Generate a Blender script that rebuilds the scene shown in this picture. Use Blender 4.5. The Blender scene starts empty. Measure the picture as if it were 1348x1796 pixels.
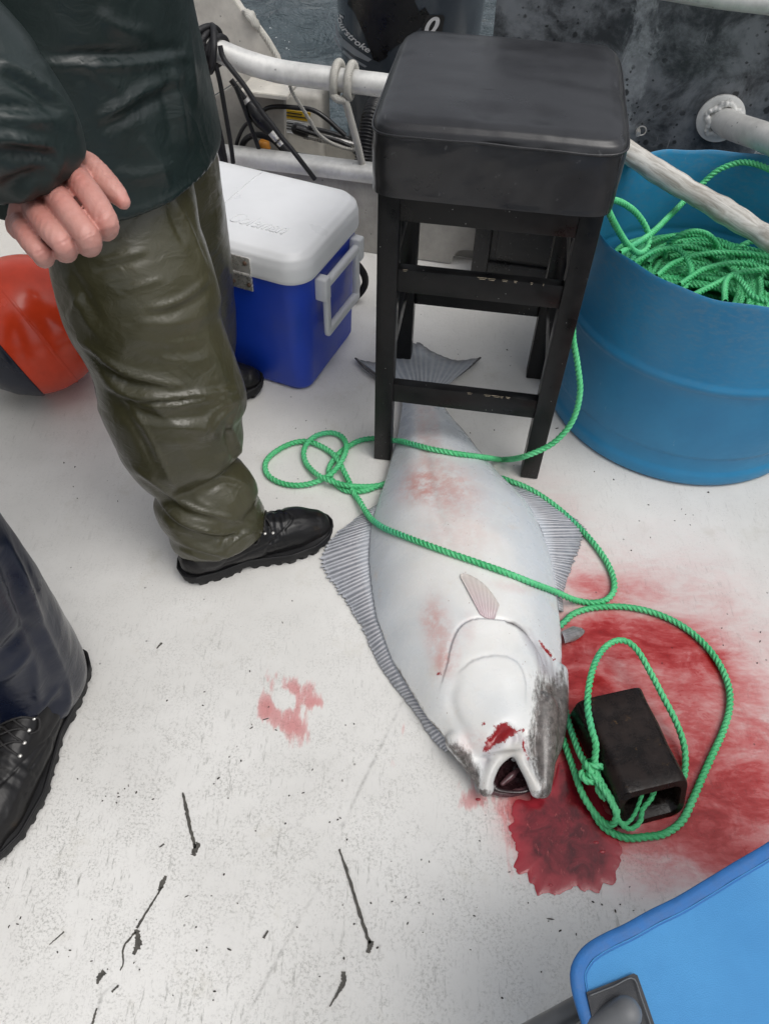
import bpy, bmesh, math, random
import numpy as np
from mathutils import Vector, Matrix
from mathutils.bvhtree import BVHTree

random.seed(7)
rng = np.random.default_rng(11)
SC = bpy.context.scene
COL = SC.collection
R_ = math.radians

# ------------------------------------------------------------------ camera
W, H, F, EYE = 1348.0, 1796.0, 1349.0, 1.30
n_ = np.array([638 - W / 2, 2033 - H / 2, F]); n_ /= np.linalg.norm(n_)
up_ = -n_
fw_ = np.array([0, 0, 1.0]) - up_ * up_[2]; fw_ /= np.linalg.norm(fw_)
rt_ = np.cross(fw_, up_)
if rt_[0] < 0: rt_ = -rt_
RM = np.stack([rt_, fw_, up_])
CAM = np.array([0, 0, EYE])
cd = bpy.data.cameras.new('camera')
cam = bpy.data.objects.new('camera', cd); COL.objects.link(cam)
cd.sensor_fit = 'VERTICAL'; cd.sensor_height = 36.0; cd.lens = F / H * 36.0
cd.clip_start = 0.02; cd.clip_end = 5000
x_, dn_, f_ = RM @ np.array([1, 0, 0]), RM @ np.array([0, 1, 0]), RM @ np.array([0, 0, 1])
cam.matrix_world = Matrix(((x_[0], -dn_[0], -f_[0], 0), (x_[1], -dn_[1], -f_[1], 0), (x_[2], -dn_[2], -f_[2], EYE), (0, 0, 0, 1)))
SC.camera = cam

# ------------------------------------------------------------------ light
SUN_EL = R_(64)
wd = bpy.data.worlds.new('World'); SC.world = wd; wd.use_nodes = True
nt = wd.node_tree
bg = nt.nodes['Background']
sky = nt.nodes.new('ShaderNodeTexSky'); sky.sky_type = 'NISHITA'; sky.sun_disc = False
sky.sun_elevation = SUN_EL
sky.air_density = 1.0; sky.dust_density = 4.0; sky.ozone_density = 1.0
hs = nt.nodes.new('ShaderNodeHueSaturation'); hs.inputs['Saturation'].default_value = 0.25
hs.inputs['Value'].default_value = 1.0
nt.links.new(sky.outputs[0], hs.inputs['Color']); nt.links.new(hs.outputs[0], bg.inputs['Color'])
bg.inputs['Strength'].default_value = 0.15
sd = bpy.data.lights.new('sun', 'SUN'); sd.energy = 0.75; sd.angle = R_(40); sd.color = (1.0, 0.97, 0.93)
sun = bpy.data.objects.new('sun', sd); COL.objects.link(sun)
# the bright part of the overcast, high on the right
az, el = R_(-35), SUN_EL
sdir = Vector((math.cos(el) * math.cos(az), math.cos(el) * math.sin(az), math.sin(el)))
sun.rotation_euler = sdir.to_track_quat('Z', 'Y').to_euler()
sky.sun_rotation = math.atan2(sdir.x, sdir.y)
vs = SC.view_settings
vs.view_transform = 'Standard'; vs.look = 'None'; vs.exposure = 0.12; vs.gamma = 1.0; vs.use_curve_mapping = False

# ------------------------------------------------------------------ geometry helpers
def ray(px, py): return RM @ np.array([px - W / 2, py - H / 2, F])
def atz(px, py, z=0.0):
    d = ray(px, py); return CAM + d * ((z - EYE) / d[2])
def aty(px, py, y):
    d = ray(px, py); return CAM + d * (y / d[1])
def atd(px, py, dd): return CAM + ray(px, py) / F * dd
def depth(p): return float((RM.T @ (np.asarray(p, float) - CAM))[2])
def proj(P):
    v = (np.asarray(P, float) - CAM) @ RM
    return np.stack([v[..., 0] / v[..., 2] * F + W / 2, v[..., 1] / v[..., 2] * F + H / 2], -1)
def onplane(px, py, o, nrm):
    d = ray(px, py); nrm = np.asarray(nrm, float); o = np.asarray(o, float)
    return CAM + d * (((o - CAM) @ nrm) / (d @ nrm))

def tag(o, label, cat, group=None, kind=None):
    o['label'] = label; o['category'] = cat
    if group: o['group'] = group
    if kind: o['kind'] = kind
    return o
def empty(name, loc, label, cat, rz=0.0, group=None):
    o = bpy.data.objects.new(name, None); COL.objects.link(o)
    o.location = loc; o.rotation_euler = (0, 0, rz); o.empty_display_size = 0.1
    bpy.context.view_layer.update()
    return tag(o, label, cat, group)

def mesh(name, V, Fc, m=None, parent=None, smooth=True, uv=None, kind=None, world=True, attrs=None, sharp=None):
    """one mesh object; V in world space when world is True, else in the parent's space"""
    me = bpy.data.meshes.new(name)
    V = np.asarray(V, float)
    if isinstance(Fc, np.ndarray):
        nv, nf, k = len(V), len(Fc), Fc.shape[1]
        me.vertices.add(nv); me.vertices.foreach_set('co', V.ravel())
        me.loops.add(nf * k); me.loops.foreach_set('vertex_index', Fc.ravel().astype(np.int32))
        me.polygons.add(nf); me.polygons.foreach_set('loop_start', np.arange(0, nf * k, k, dtype=np.int32))
        me.update(calc_edges=True)
    else:
        me.from_pydata([tuple(v) for v in V], [], Fc); me.update()
    return finish(name, me, m, parent, smooth, uv, kind, world, attrs, sharp)

def finish(name, me, m, parent, smooth=True, uv=None, kind=None, world=True, attrs=None, sharp=None):
    if smooth:
        me.polygons.foreach_set('use_smooth', np.ones(len(me.polygons), bool))
        if sharp: me.set_sharp_from_angle(angle=R_(sharp))
    if uv is not None:
        ul = me.uv_layers.new(name='UVMap')
        li = np.empty(len(me.loops), np.int32); me.loops.foreach_get('vertex_index', li)
        ul.data.foreach_set('uv', np.asarray(uv, np.float32)[li].ravel())
    if attrs:
        for k, a in attrs.items():
            a = np.asarray(a, np.float32)
            if a.ndim == 1:
                at = me.attributes.new(k, 'FLOAT', 'POINT'); at.data.foreach_set('value', a)
            else:
                at = me.attributes.new(k, 'FLOAT_COLOR', 'POINT')
                if a.shape[1] == 3: a = np.concatenate([a, np.ones((len(a), 1), np.float32)], 1)
                at.data.foreach_set('color', a.ravel())
    o = bpy.data.objects.new(name, me); COL.objects.link(o)
    if m: me.materials.append(m)
    if parent:
        o.parent = parent
        if world:
            bpy.context.view_layer.update()
            o.matrix_parent_inverse = parent.matrix_world.inverted()
    if kind: o['kind'] = kind
    return o

def bm_obj(name, bm, m=None, parent=None, smooth=True, sharp=40, world=True, kind=None):
    me = bpy.data.meshes.new(name); bm.normal_update(); bm.to_mesh(me); bm.free()
    return finish(name, me, m, parent, smooth, None, kind, world, None, sharp)

def frame(ux, uy, uz, o):
    return Matrix(((ux[0], uy[0], uz[0], o[0]), (ux[1], uy[1], uz[1], o[1]), (ux[2], uy[2], uz[2], o[2]), (0, 0, 0, 1)))
def add_box(bm, lo, hi, mat=None, bev=0.0, seg=2):
    M = Matrix.Translation([(a + b) / 2 for a, b in zip(lo, hi)]) @ Matrix.Diagonal([b - a for a, b in zip(lo, hi)] + [1])
    if mat is not None: M = mat @ M
    r = bmesh.ops.create_cube(bm, size=1.0, matrix=M)
    if bev:
        es = list({e for v in r['verts'] for e in v.link_edges})
        bmesh.ops.bevel(bm, geom=es, offset=bev, segments=seg, affect='EDGES', profile=0.5)
def box(name, lo, hi, m, parent=None, mat=None, bev=0.003, seg=2, **k):
    bm = bmesh.new(); add_box(bm, lo, hi, mat, bev, seg); return bm_obj(name, bm, m, parent, **k)

def resample(P, step=None, n=None, closed=False):
    """smooth Catmull-Rom curve through P, resampled evenly"""
    P = np.asarray(P, float)
    if closed: Q = np.concatenate([P[-1:], P, P[:2]])
    else: Q = np.concatenate([2 * P[:1] - P[1:2], P, 2 * P[-1:] - P[-2:-1]])
    out = []
    for i in range(len(Q) - 3):
        p0, p1, p2, p3 = Q[i:i + 4]
        t = np.linspace(0, 1, 24, endpoint=False)[:, None]
        d1 = max(np.linalg.norm(p2 - p1), 1e-9)
        d0 = max(np.linalg.norm(p1 - p0), 1e-9); d2 = max(np.linalg.norm(p3 - p2), 1e-9)
        m1 = (p2 - p0) / (d0 + d1) * d1; m2 = (p3 - p1) / (d1 + d2) * d1
        out.append((2 * t**3 - 3 * t**2 + 1) * p1 + (t**3 - 2 * t**2 + t) * m1 + (-2 * t**3 + 3 * t**2) * p2 + (t**3 - t**2) * m2)
    out.append(P[:1] if closed else P[-1:])
    Q = np.concatenate(out)
    s = np.concatenate([[0], np.cumsum(np.linalg.norm(np.diff(Q, axis=0), axis=1))])
    if n is None: n = max(4, int(s[-1] / step) + 1)
    u = np.linspace(0, s[-1], n)
    return np.stack([np.interp(u, s, Q[:, k]) for k in range(Q.shape[1])], 1)

def frames(P):
    T = np.gradient(P, axis=0); T /= np.linalg.norm(T, axis=1)[:, None] + 1e-12
    a = np.array([0, 0, 1.0]) if abs(T[0][2]) < 0.9 else np.array([1.0, 0, 0])
    N = np.empty_like(P); N[0] = a - T[0] * (a @ T[0]); N[0] /= np.linalg.norm(N[0])
    for i in range(1, len(P)):
        v = N[i - 1] - T[i] * (N[i - 1] @ T[i]); N[i] = v / (np.linalg.norm(v) + 1e-12)
    return T, N, np.cross(T, N)

def grid_faces(n, k, wrap=True):
    i = np.arange(n - 1)[:, None]; j = np.arange(k if wrap else k - 1)[None]
    a = i * k + j; b = i * k + (j + 1) % k
    return np.stack([a, b, b + k, a + k], -1).reshape(-1, 4)

def tube_data(P, r, k=12, cap=True):
    """round tube along the points; r a number or one radius per point"""
    P = np.asarray(P, float); T, N, B = frames(P)
    r = np.broadcast_to(np.asarray(r, float), (len(P),))
    th = np.linspace(0, 2 * math.pi, k, endpoint=False)
    V = P[:, None] + r[:, None, None] * (np.cos(th)[None, :, None] * N[:, None] + np.sin(th)[None, :, None] * B[:, None])
    V = V.reshape(-1, 3); Fc = [tuple(f) for f in grid_faces(len(P), k)]
    if cap: Fc += [tuple(range(k))[::-1], tuple(range((len(P) - 1) * k, len(P) * k))]
    return V, Fc
def tube(name, pts, r, m, parent=None, step=0.01, k=12, cap=True, smooth_path=True, **kw):
    P = resample(pts, step) if smooth_path else np.asarray(pts, float)
    if callable(r): r = np.array([r(t) for t in np.linspace(0, 1, len(P))])
    V, Fc = tube_data(P, r, k, cap)
    return mesh(name, V, Fc, m, parent, sharp=50, **kw)

def rope_data(pts, r, step=0.0028, lay=0.030, lobes=3, per=6, depth_=0.40):
    """laid rope: a lobed section that twists along the path"""
    P = resample(pts, step); T, N, B = frames(P)
    k = lobes * per
    th = np.linspace(0, 2 * math.pi, k, endpoint=False)
    s = np.arange(len(P)) * step
    ph = s / lay * 2 * math.pi
    rr = r * (1 - depth_ * (1 - np.abs(np.cos(lobes * th / 2)) ** 0.75))
    ang = th[None] + ph[:, None]
    V = P[:, None] + rr[None, :, None] * (np.cos(ang)[..., None] * N[:, None] + np.sin(ang)[..., None] * B[:, None])
    Fc = grid_faces(len(P), k)
    uv = np.stack([np.repeat(s / lay, k), np.tile(th / (2 * math.pi) * lobes, len(P))], 1)
    return V.reshape(-1, 3), Fc, uv
def rope(name, pts, r, m, parent=None, **k):
    V, Fc, uv = rope_data(pts, r, **k)
    return mesh(name, V, Fc, m, parent, uv=uv)

def lathe_data(prof, k=64, c=(0, 0, 0), wob=None):
    prof = np.asarray(prof, float)
    th = np.linspace(0, 2 * math.pi, k, endpoint=False)
    V = np.stack([prof[:, None, 0] * np.cos(th) + c[0], prof[:, None, 0] * np.sin(th) + c[1], np.broadcast_to(prof[:, None, 1] + c[2], (len(prof), k))], -1)
    return V.reshape(-1, 3), grid_faces(len(prof), k)

def join(parts):
    Vs, Fs, n = [], [], 0
    for V, Fc in parts:
        V = np.asarray(V, float); Vs.append(V); Fs += [tuple(int(i) + n for i in f) for f in Fc]; n += len(V)
    return np.concatenate(Vs), Fs

def limb(pts, rad, k=20, flat=None):
    """closed tapered limb with round ends, for the union below; rad per point"""
    pts = np.asarray(pts, float); rad = np.asarray(rad, float)
    q = resample(np.concatenate([pts, rad[:, None]], 1), n=max(12, 8 * len(pts)))
    P, r = q[:, :3], q[:, 3]
    T, N, B = frames(P)
    pp, rr = [], []
    for a in np.linspace(-math.pi / 2, 0, 6)[1:-1]:
        pp.append(P[0] + T[0] * r[0] * math.sin(a)); rr.append(r[0] * math.cos(a))
    pp += list(P); rr += list(r)
    for a in np.linspace(0, math.pi / 2, 6)[1:-1]:
        pp.append(P[-1] + T[-1] * r[-1] * math.sin(a)); rr.append(r[-1] * math.cos(a))
    V, Fc = tube_data(np.array(pp), np.array(rr), k)
    return V, Fc
def ball(c, r, k=16):
    a = np.linspace(-math.pi / 2, math.pi / 2, 12)
    r = np.broadcast_to(np.asarray(r, float), (3,))
    V, Fc = lathe_data(np.stack([np.cos(a) * 1.0 + 1e-4, np.sin(a)], 1), k)
    V = V * r + np.asarray(c); Fc = [tuple(f) for f in Fc] + [tuple(range(k))[::-1], tuple(range(11 * k, 12 * k))]
    return V, Fc

def union(parts, voxel, smooth=4, fac=0.5):
    """voxel union of closed shapes; returns verts, faces, normals"""
    V, Fc = join(parts)
    me = bpy.data.meshes.new('tmp'); me.from_pydata([tuple(v) for v in V], [], Fc); me.update()
    bm = bmesh.new(); bm.from_mesh(me); bmesh.ops.recalc_face_normals(bm, faces=bm.faces); bm.to_mesh(me); bm.free()
    o = bpy.data.objects.new('tmp', me); COL.objects.link(o)
    md = o.modifiers.new('r', 'REMESH'); md.mode = 'VOXEL'; md.voxel_size = voxel
    if smooth:
        ms = o.modifiers.new('s', 'SMOOTH'); ms.iterations = smooth; ms.factor = fac
    dg = bpy.context.evaluated_depsgraph_get()
    m2 = bpy.data.meshes.new_from_object(o.evaluated_get(dg))
    bpy.data.objects.remove(o); bpy.data.meshes.remove(me)
    return m2
def coords(me):
    V = np.empty(len(me.vertices) * 3); me.vertices.foreach_get('co', V)
    N = np.empty(len(me.vertices) * 3); me.vertex_normals.foreach_get('vector', N)
    return V.reshape(-1, 3), N.reshape(-1, 3)
def setco(me, V):
    me.vertices.foreach_set('co', np.asarray(V, float).ravel()); me.update()
def edges_of(me):
    e = np.empty(len(me.edges) * 2, np.int64); me.edges.foreach_get('vertices', e); return e.reshape(-1, 2)
def relax(V, E, n=5, f=0.5, mask=None):
    cnt = np.bincount(E.ravel(), minlength=len(V)).astype(float)[:, None]
    for _ in range(n):
        S = np.stack([np.bincount(E[:, 0], V[E[:, 1], k], len(V)) + np.bincount(E[:, 1], V[E[:, 0], k], len(V)) for k in range(3)], 1)
        D = (S / np.maximum(cnt, 1) - V) * f
        if mask is not None: D *= mask[:, None]
        V = V + D
    return V

def seg_dist(Q, L):
    """distance of points to a polyline, the parameter along it and the signed side"""
    L = np.asarray(L, float); best = np.full(len(Q), 1e9); par = np.zeros(len(Q)); side = np.zeros(len(Q))
    ln = np.linalg.norm(np.diff(L, axis=0), axis=1); s0 = np.concatenate([[0], np.cumsum(ln)])
    for i in range(len(L) - 1):
        d = L[i + 1] - L[i]; l2 = d @ d + 1e-12
        t = np.clip(((Q - L[i]) @ d) / l2, 0, 1)
        w = Q - (L[i] + t[:, None] * d); dd = np.linalg.norm(w, axis=1)
        c = dd < best
        best[c] = dd[c]; par[c] = (s0[i] + t[c] * ln[i]) / s0[-1]
        side[c] = np.sign(d[0] * w[c, 1] - d[1] * w[c, 0])
    return best, par, side
def sculpt(V, N, strokes):
    """cloth folds: each stroke is a crease seen from the camera side: (points, width, height[, skew])"""
    Q = proj(V); vd = CAM - V; vd /= np.linalg.norm(vd, axis=1)[:, None]
    face = np.clip((N * vd).sum(1) * 3 + 0.2, 0, 1)
    D = np.zeros(len(V))
    for st in strokes:
        L, w, h = st[:3]; sk = st[3] if len(st) > 3 else 0.0
        L = resample(np.array(L, float), n=24)
        d, t, s = seg_dist(Q, L)
        taper = np.clip(np.sin(np.clip(t, 0, 1) * math.pi), 0, 1) ** 0.6 if len(st) < 5 else 1.0
        ww = np.where(s > 0, w * (1 + sk), w * (1 - sk))
        D += h * ((.45 * np.exp(-(d / ww) ** 2) + .62 * np.exp(-d / (.55 * ww))) if h > 0 else np.exp(-(d / ww) ** 2)) * taper * face
    return V + N * D[:, None]
def vnoise(P, scale, seed=0, octaves=3):
    """cheap smooth 3-D noise made of sines"""
    g = np.random.default_rng(seed); out = np.zeros(len(P)); a = 1.0; tot = 0
    for o in range(octaves):
        for _ in range(5):
            k = g.normal(size=3); k /= np.linalg.norm(k); k *= scale * (2 ** o) * g.uniform(.7, 1.3)
            out += a * np.sin(P @ k * 2 * math.pi + g.uniform(0, 6.28)) / 5 ** .5
        tot += a; a *= .5
    return out / tot
# ------------------------------------------------------------------ materials
class NT:
    def __init__(s, name):
        s.m = bpy.data.materials.new(name); s.m.use_nodes = True
        s.t = s.m.node_tree; s.b = s.t.nodes['Principled BSDF']; s.out = s.t.nodes['Material Output']
    def n(s, typ, **k):
        x = s.t.nodes.new('ShaderNode' + typ)
        for a, v in k.items(): setattr(x, a, v)
        return x
    def l(s, a, b): s.t.links.new(a, b)
    def set(s, x, v):
        if hasattr(v, 'links') or hasattr(v, 'is_linked'): s.l(v, x)
        else: x.default_value = v
    def coord(s, kind='Object'): return s.n('TexCoord').outputs[kind]
    def mapping(s, vec, scale=(1, 1, 1), rot=(0, 0, 0), loc=(0, 0, 0)):
        x = s.n('Mapping'); s.l(vec, x.inputs['Vector']); x.inputs['Scale'].default_value = scale
        x.inputs['Rotation'].default_value = rot; x.inputs['Location'].default_value = loc; return x.outputs[0]
    def noise(s, vec, scale, detail=4, rough=.6, dist=0.0):
        x = s.n('TexNoise'); s.l(vec, x.inputs['Vector'])
        for k, v in (('Scale', scale), ('Detail', detail), ('Roughness', rough), ('Distortion', dist)): x.inputs[k].default_value = v
        return x.outputs['Fac']
    def voro(s, vec, scale, feature='F1', rnd=1.0):
        x = s.n('TexVoronoi', feature=feature); s.l(vec, x.inputs['Vector']); x.inputs['Scale'].default_value = scale
        x.inputs['Randomness'].default_value = rnd; return x.outputs['Distance']
    def ramp(s, f, a, b, va=0.0, vb=1.0, smooth=True):
        x = s.n('MapRange'); x.interpolation_type = 'SMOOTHSTEP' if smooth else 'LINEAR'
        s.set(x.inputs['Value'], f)
        for k, v in (('From Min', a), ('From Max', b), ('To Min', va), ('To Max', vb)): s.set(x.inputs[k], v)
        return x.outputs[0]
    def math(s, op, a, b=None, c=None, clamp=False):
        x = s.n('Math', operation=op, use_clamp=clamp); s.set(x.inputs[0], a)
        if b is not None: s.set(x.inputs[1], b)
        if c is not None: s.set(x.inputs[2], c)
        return x.outputs[0]
    def mix(s, f, a, b, mode='MIX'):
        x = s.n('Mix', data_type='RGBA', blend_type=mode); s.set(x.inputs[0], f)
        for i, v in ((6, a), (7, b)):
            if isinstance(v, tuple) and len(v) == 3: v = v + (1,)
            s.set(x.inputs[i], v)
        return x.outputs[2]
    def attr(s, name, out='Fac'): return s.n('Attribute', attribute_name=name).outputs[out]
    def bump(s, h, strength=.3, dist=.002, normal=None):
        x = s.n('Bump'); x.inputs['Strength'].default_value = strength; x.inputs['Distance'].default_value = dist
        s.l(h, x.inputs['Height'])
        if normal is not None: s.l(normal, x.inputs['Normal'])
        return x.outputs[0]
    def fin(s, col=None, rough=None, metal=None, normal=None, **k):
        for key, v in (('Base Color', col), ('Roughness', rough), ('Metallic', metal), ('Normal', normal)):
            if v is None: continue
            if isinstance(v, tuple) and len(v) == 3: v = v + (1,)
            s.set(s.b.inputs[key], v)
        for key, v in k.items(): s.set(s.b.inputs[key.replace('_', ' ')], v)
        return s.m

def basic(name, col, rough=.5, metal=0.0, var=.25, scale=6.0, fine=0.0, fscale=160, bump=0.0, rvar=.12, **k):
    """one colour with slow and fine uneven wear"""
    t = NT(name); c = t.coord()
    n1 = t.noise(c, scale, 5, .65); 
    d = tuple(x * (1 - var) for x in col); l = tuple(min(1, x * (1 + var * .6)) for x in col)
    cc = t.mix(t.ramp(n1, .3, .7), d, l)
    n2 = t.noise(c, fscale, 3, .6)
    if fine: cc = t.mix(t.ramp(n2, .62, .75), cc, tuple(min(1, x * (1 + fine)) for x in col))
    rr = t.ramp(n1, .3, .7, max(.02, rough - rvar), rough + rvar)
    nm = t.bump(n2, bump, .001) if bump else None
    return t.fin(cc, rr, metal, nm, **k)

M = {}
def deck_mat():
    t = NT('worn_white_deck_paint'); c = t.coord()
    base = t.mix(t.ramp(t.noise(c, 2.2, 5, .6), .3, .7), (.62, .61, .58), (.745, .735, .705))
    # grime rubbed into the surface: fine scratches that run two ways
    m1 = t.mapping(c, (1, .18, 1), (0, 0, R_(20))); m2 = t.mapping(c, (.22, 1, 1), (0, 0, R_(-12)))
    s1 = t.ramp(t.noise(m1, 150, 4, .75), .55, .72); s2 = t.ramp(t.noise(m2, 170, 4, .75), .66, .80)
    zone = t.ramp(t.noise(c, 5, 4, .6), .38, .62, .15, 1.0)
    g = t.math('MULTIPLY', t.math('MAXIMUM', s1, s2), zone)
    g = t.math('MULTIPLY', g, t.ramp(t.attr('wear'), 0, 1, .30, 1.0))
    col = t.mix(t.math('MULTIPLY', g, .8), base, (.20, .195, .175))
    fn = t.ramp(t.noise(c, 230, 5, .8), .47, .64); fz = t.ramp(t.noise(c, 17, 5, .7), .36, .62)
    col = t.mix(t.math('MULTIPLY', t.math('MULTIPLY', fn, fz), t.ramp(t.attr('wear'), 0, 1, .16, .72)), col, (.27, .265, .24))
    # yellowish grime patches
    yp = t.ramp(t.noise(c, 9, 5, .7), .56, .74, 0, .30)
    col = t.mix(yp, col, (.47, .44, .36))
    # dark specks, fine and coarse
    nz = t.noise(c, 60, 2, .5)
    sp = t.ramp(t.voro(t.mapping(c, (1, .7, 1), (0, 0, .5)), 115), .10, .045)
    sp = t.math('MULTIPLY', sp, t.ramp(t.noise(c, 14, 3, .6), .47, .60))
    sp2 = t.math('MULTIPLY', t.ramp(t.voro(c, 33), .085, .05), t.ramp(t.noise(c, 7, 2, .5), .52, .56))
    sp = t.math('MAXIMUM', sp, sp2)
    col = t.mix(t.math('MULTIPLY', sp, .60), col, (.09, .085, .07))
    col = t.mix(t.math('MULTIPLY', t.attr('crack'), .85), col, (.10, .095, .085))
    # diluted blood stains the paint like a dye
    am = t.attr('blood')
    fl = t.noise(t.mapping(c, (1, 1.8, 1), (0, 0, R_(14))), 9, 6, .62, 1.2)
    fl2 = t.noise(t.mapping(c, (1, 2.6, 1), (0, 0, R_(10))), 42, 4, .6, .6)
    am = t.math('MULTIPLY', am, t.ramp(fl, .25, .75, .45, 1.5))
    am = t.math('MULTIPLY', am, t.ramp(fl2, .25, .75, .75, 1.25))
    sm = t.attr('smear')
    st = t.noise(t.mapping(c, (1, .28, 1), (0, 0, R_(24))), 60, 4, .7)
    am = t.math('ADD', am, t.math('MULTIPLY', t.ramp(t.math('ADD', sm, t.math('MULTIPLY', t.math('SUBTRACT', st, .5), 2.3)), .40, .85), t.math('MULTIPLY', sm, .85)))
    comb = t.n('CombineColor')
    for i, k_ in enumerate((.20, 1.10, 1.08)):
        t.l(t.math('POWER', math.exp(-k_), am), comb.inputs[i])
    col = t.mix(1.0, col, comb.outputs[0], 'MULTIPLY')
    wet = t.math('MULTIPLY', am, .35, clamp=True)
    rough = t.math('SUBTRACT', t.ramp(t.noise(c, 4, 4, .6), .3, .7, .38, .58), t.math('MULTIPLY', wet, .25))
    h = t.math('ADD', t.noise(c, 95, 4, .6), t.math('MULTIPLY', t.noise(c, 12, 3, .5), 1.5))
    h = t.math('SUBTRACT', h, t.math('MULTIPLY', sp, .6))
    return t.fin(col, rough, 0.0, t.bump(h, .22, .002))
M['deck'] = deck_mat()
def water_mat():
    t = NT('sea_water'); c = t.coord()
    h = t.math('ADD', t.noise(t.mapping(c, (1, 1.7, 1), (0, 0, .3)), 3.0, 6, .6, .5), t.math('MULTIPLY', t.noise(c, 12, 4, .6), .25))
    fo = t.ramp(t.noise(c, 26, 5, .7), .63, .68); fo = t.math('MULTIPLY', fo, t.ramp(t.noise(c, 1.9, 3, .5), .50, .60))
    col = t.mix(fo, (.072, .094, .104), (.78, .82, .82))
    return t.fin(col, t.ramp(fo, 0, 1, .06, .6), 0.0, t.bump(h, 1.0, .22), IOR=1.33)
M['water'] = water_mat()
def alu_mat(name, col=(.52, .515, .50), rough=.42, metal=.45):
    t = NT(name); c = t.coord()
    n = t.noise(c, 7, 6, .7); st = t.noise(t.mapping(c, (1, 1, .12)), 45, 4, .7)
    cc = t.mix(t.ramp(n, .3, .7), tuple(x * .78 for x in col), tuple(x * 1.2 for x in col))
    cc = t.mix(t.ramp(st, .55, .8, 0, .45), cc, tuple(x * .55 for x in col))
    cc = t.mix(t.math('MULTIPLY', t.ramp(t.voro(c, 30), .09, .05), .6), cc, (.08, .075, .07))
    return t.fin(cc, t.ramp(n, .3, .7, rough - .1, rough + .15), metal, t.bump(n, .12, .002))
M['alu'] = alu_mat('brushed_aluminium', (.66, .655, .63), .42, .25)
M['panel'] = alu_mat('grey_painted_aluminium', (.36, .345, .315), .55, .08)
M['panel_white'] = alu_mat('off_white_painted_aluminium', (.60, .575, .52), .5, .05)
def slate_mat():
    t = NT('tarnished_dark_metal'); c = t.coord()
    n = t.noise(c, 9, 7, .72, .4); n2 = t.noise(c, 60, 4, .7)
    sx = t.n('SeparateXYZ'); t.l(c, sx.inputs[0]); st = t.math('ADD', t.math('ABSOLUTE', t.math('SUBTRACT', sx.outputs[0], PLATE_X)), t.math('MULTIPLY', t.noise(t.mapping(c, (1, 1, .45)), 13.0, 6, .75, .6), .22))
    cc = t.mix(t.ramp(n, .36, .64), (.038, .042, .047), (.185, .20, .215))
    cc = t.mix(t.ramp(n2, .58, .75, 0, .5), cc, (.17, .18, .185))
    cc = t.mix(t.ramp(st, .155, .125, 0, t.ramp(n2, .30, .62, .95, .45)), cc, (.34, .365, .38))
    warp = t.n('VectorMath', operation='ADD'); t.l(c, warp.inputs[0])
    cx = t.n('CombineXYZ'); t.l(t.math('MULTIPLY', n2, .012), cx.inputs[0]); t.l(t.math('MULTIPLY', n2, .012), cx.inputs[2]); t.l(cx.outputs[0], warp.inputs[1])
    d = t.math('MAXIMUM', t.ramp(t.voro(warp.outputs[0], 24), .22, .15), t.ramp(t.voro(warp.outputs[0], 55), .20, .14))
    d = t.math('MULTIPLY', d, t.ramp(t.noise(c, 5, 2, .5), .42, .55))
    cc = t.mix(t.math('MULTIPLY', d, .85), cc, (.018, .019, .021))
    sc = t.ramp(t.noise(t.mapping(c, (1, 1, .08), (0, .6, 0)), 130, 2, .5), .70, .76, 0, .5)
    cc = t.mix(sc, cc, (.35, .36, .36))
    return t.fin(cc, t.ramp(n, .3, .7, .32, .6), .25, t.bump(t.math('ADD', n, n2), .25, .002))
PLATE_X = float(onplane(1122, 60, np.array([-.05, 2.132, 0]) + np.array([.19, .982, 0]) * .03, np.array([.19, .982, 0]))[0])
M['slate'] = slate_mat()
def vinyl_mat():
    t = NT('black_vinyl'); c = t.coord()
    g = t.voro(c, 520); n = t.noise(c, 14, 5, .6); w = t.noise(c, 5, 4, .55, .6)
    col = t.mix(t.ramp(n, .35, .7), (.016, .016, .018), (.024, .0245, .027))
    col = t.mix(t.ramp(t.noise(t.mapping(c, (1, .15, 1), (0, 0, .9)), 60, 3, .6), .68, .74, 0, .35), col, (.12, .12, .125))
    nm = t.bump(g, .10, .0006); nm = t.bump(w, .30, .008, nm)
    return t.fin(col, t.ramp(n, .3, .7, .27, .34), 0.0, nm, Specular_IOR_Level=.5)
M['vinyl'] = vinyl_mat()
def blackwood():
    t = NT('black_painted_wood'); c = t.coord()
    n = t.noise(c, 20, 5, .65)
    col = t.mix(t.ramp(n, .3, .7), (.004, .004, .0045), (.010, .010, .0105))
    # paint knocked off here and there down to pale wood
    ch = t.math('MULTIPLY', t.ramp(t.noise(c, 70, 4, .75), .73, .76), t.ramp(t.noise(c, 9, 2, .5), .52, .60))
    col = t.mix(ch, col, (.42, .36, .27))
    sp = t.math('MULTIPLY', t.ramp(t.voro(c, 85), .11, .07), t.ramp(t.noise(c, 23, 2, .5), .56, .60))
    col = t.mix(t.math('MULTIPLY', sp, .7), col, (.30, .30, .29))
    gr = t.noise(t.mapping(c, (1, 1, .08)), 90, 3, .6)
    return t.fin(col, t.ramp(n, .3, .7, .26, .48), 0.0, t.bump(t.math('ADD', gr, ch), .12, .001), Specular_IOR_Level=.28)
M['wood_black'] = blackwood()
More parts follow.
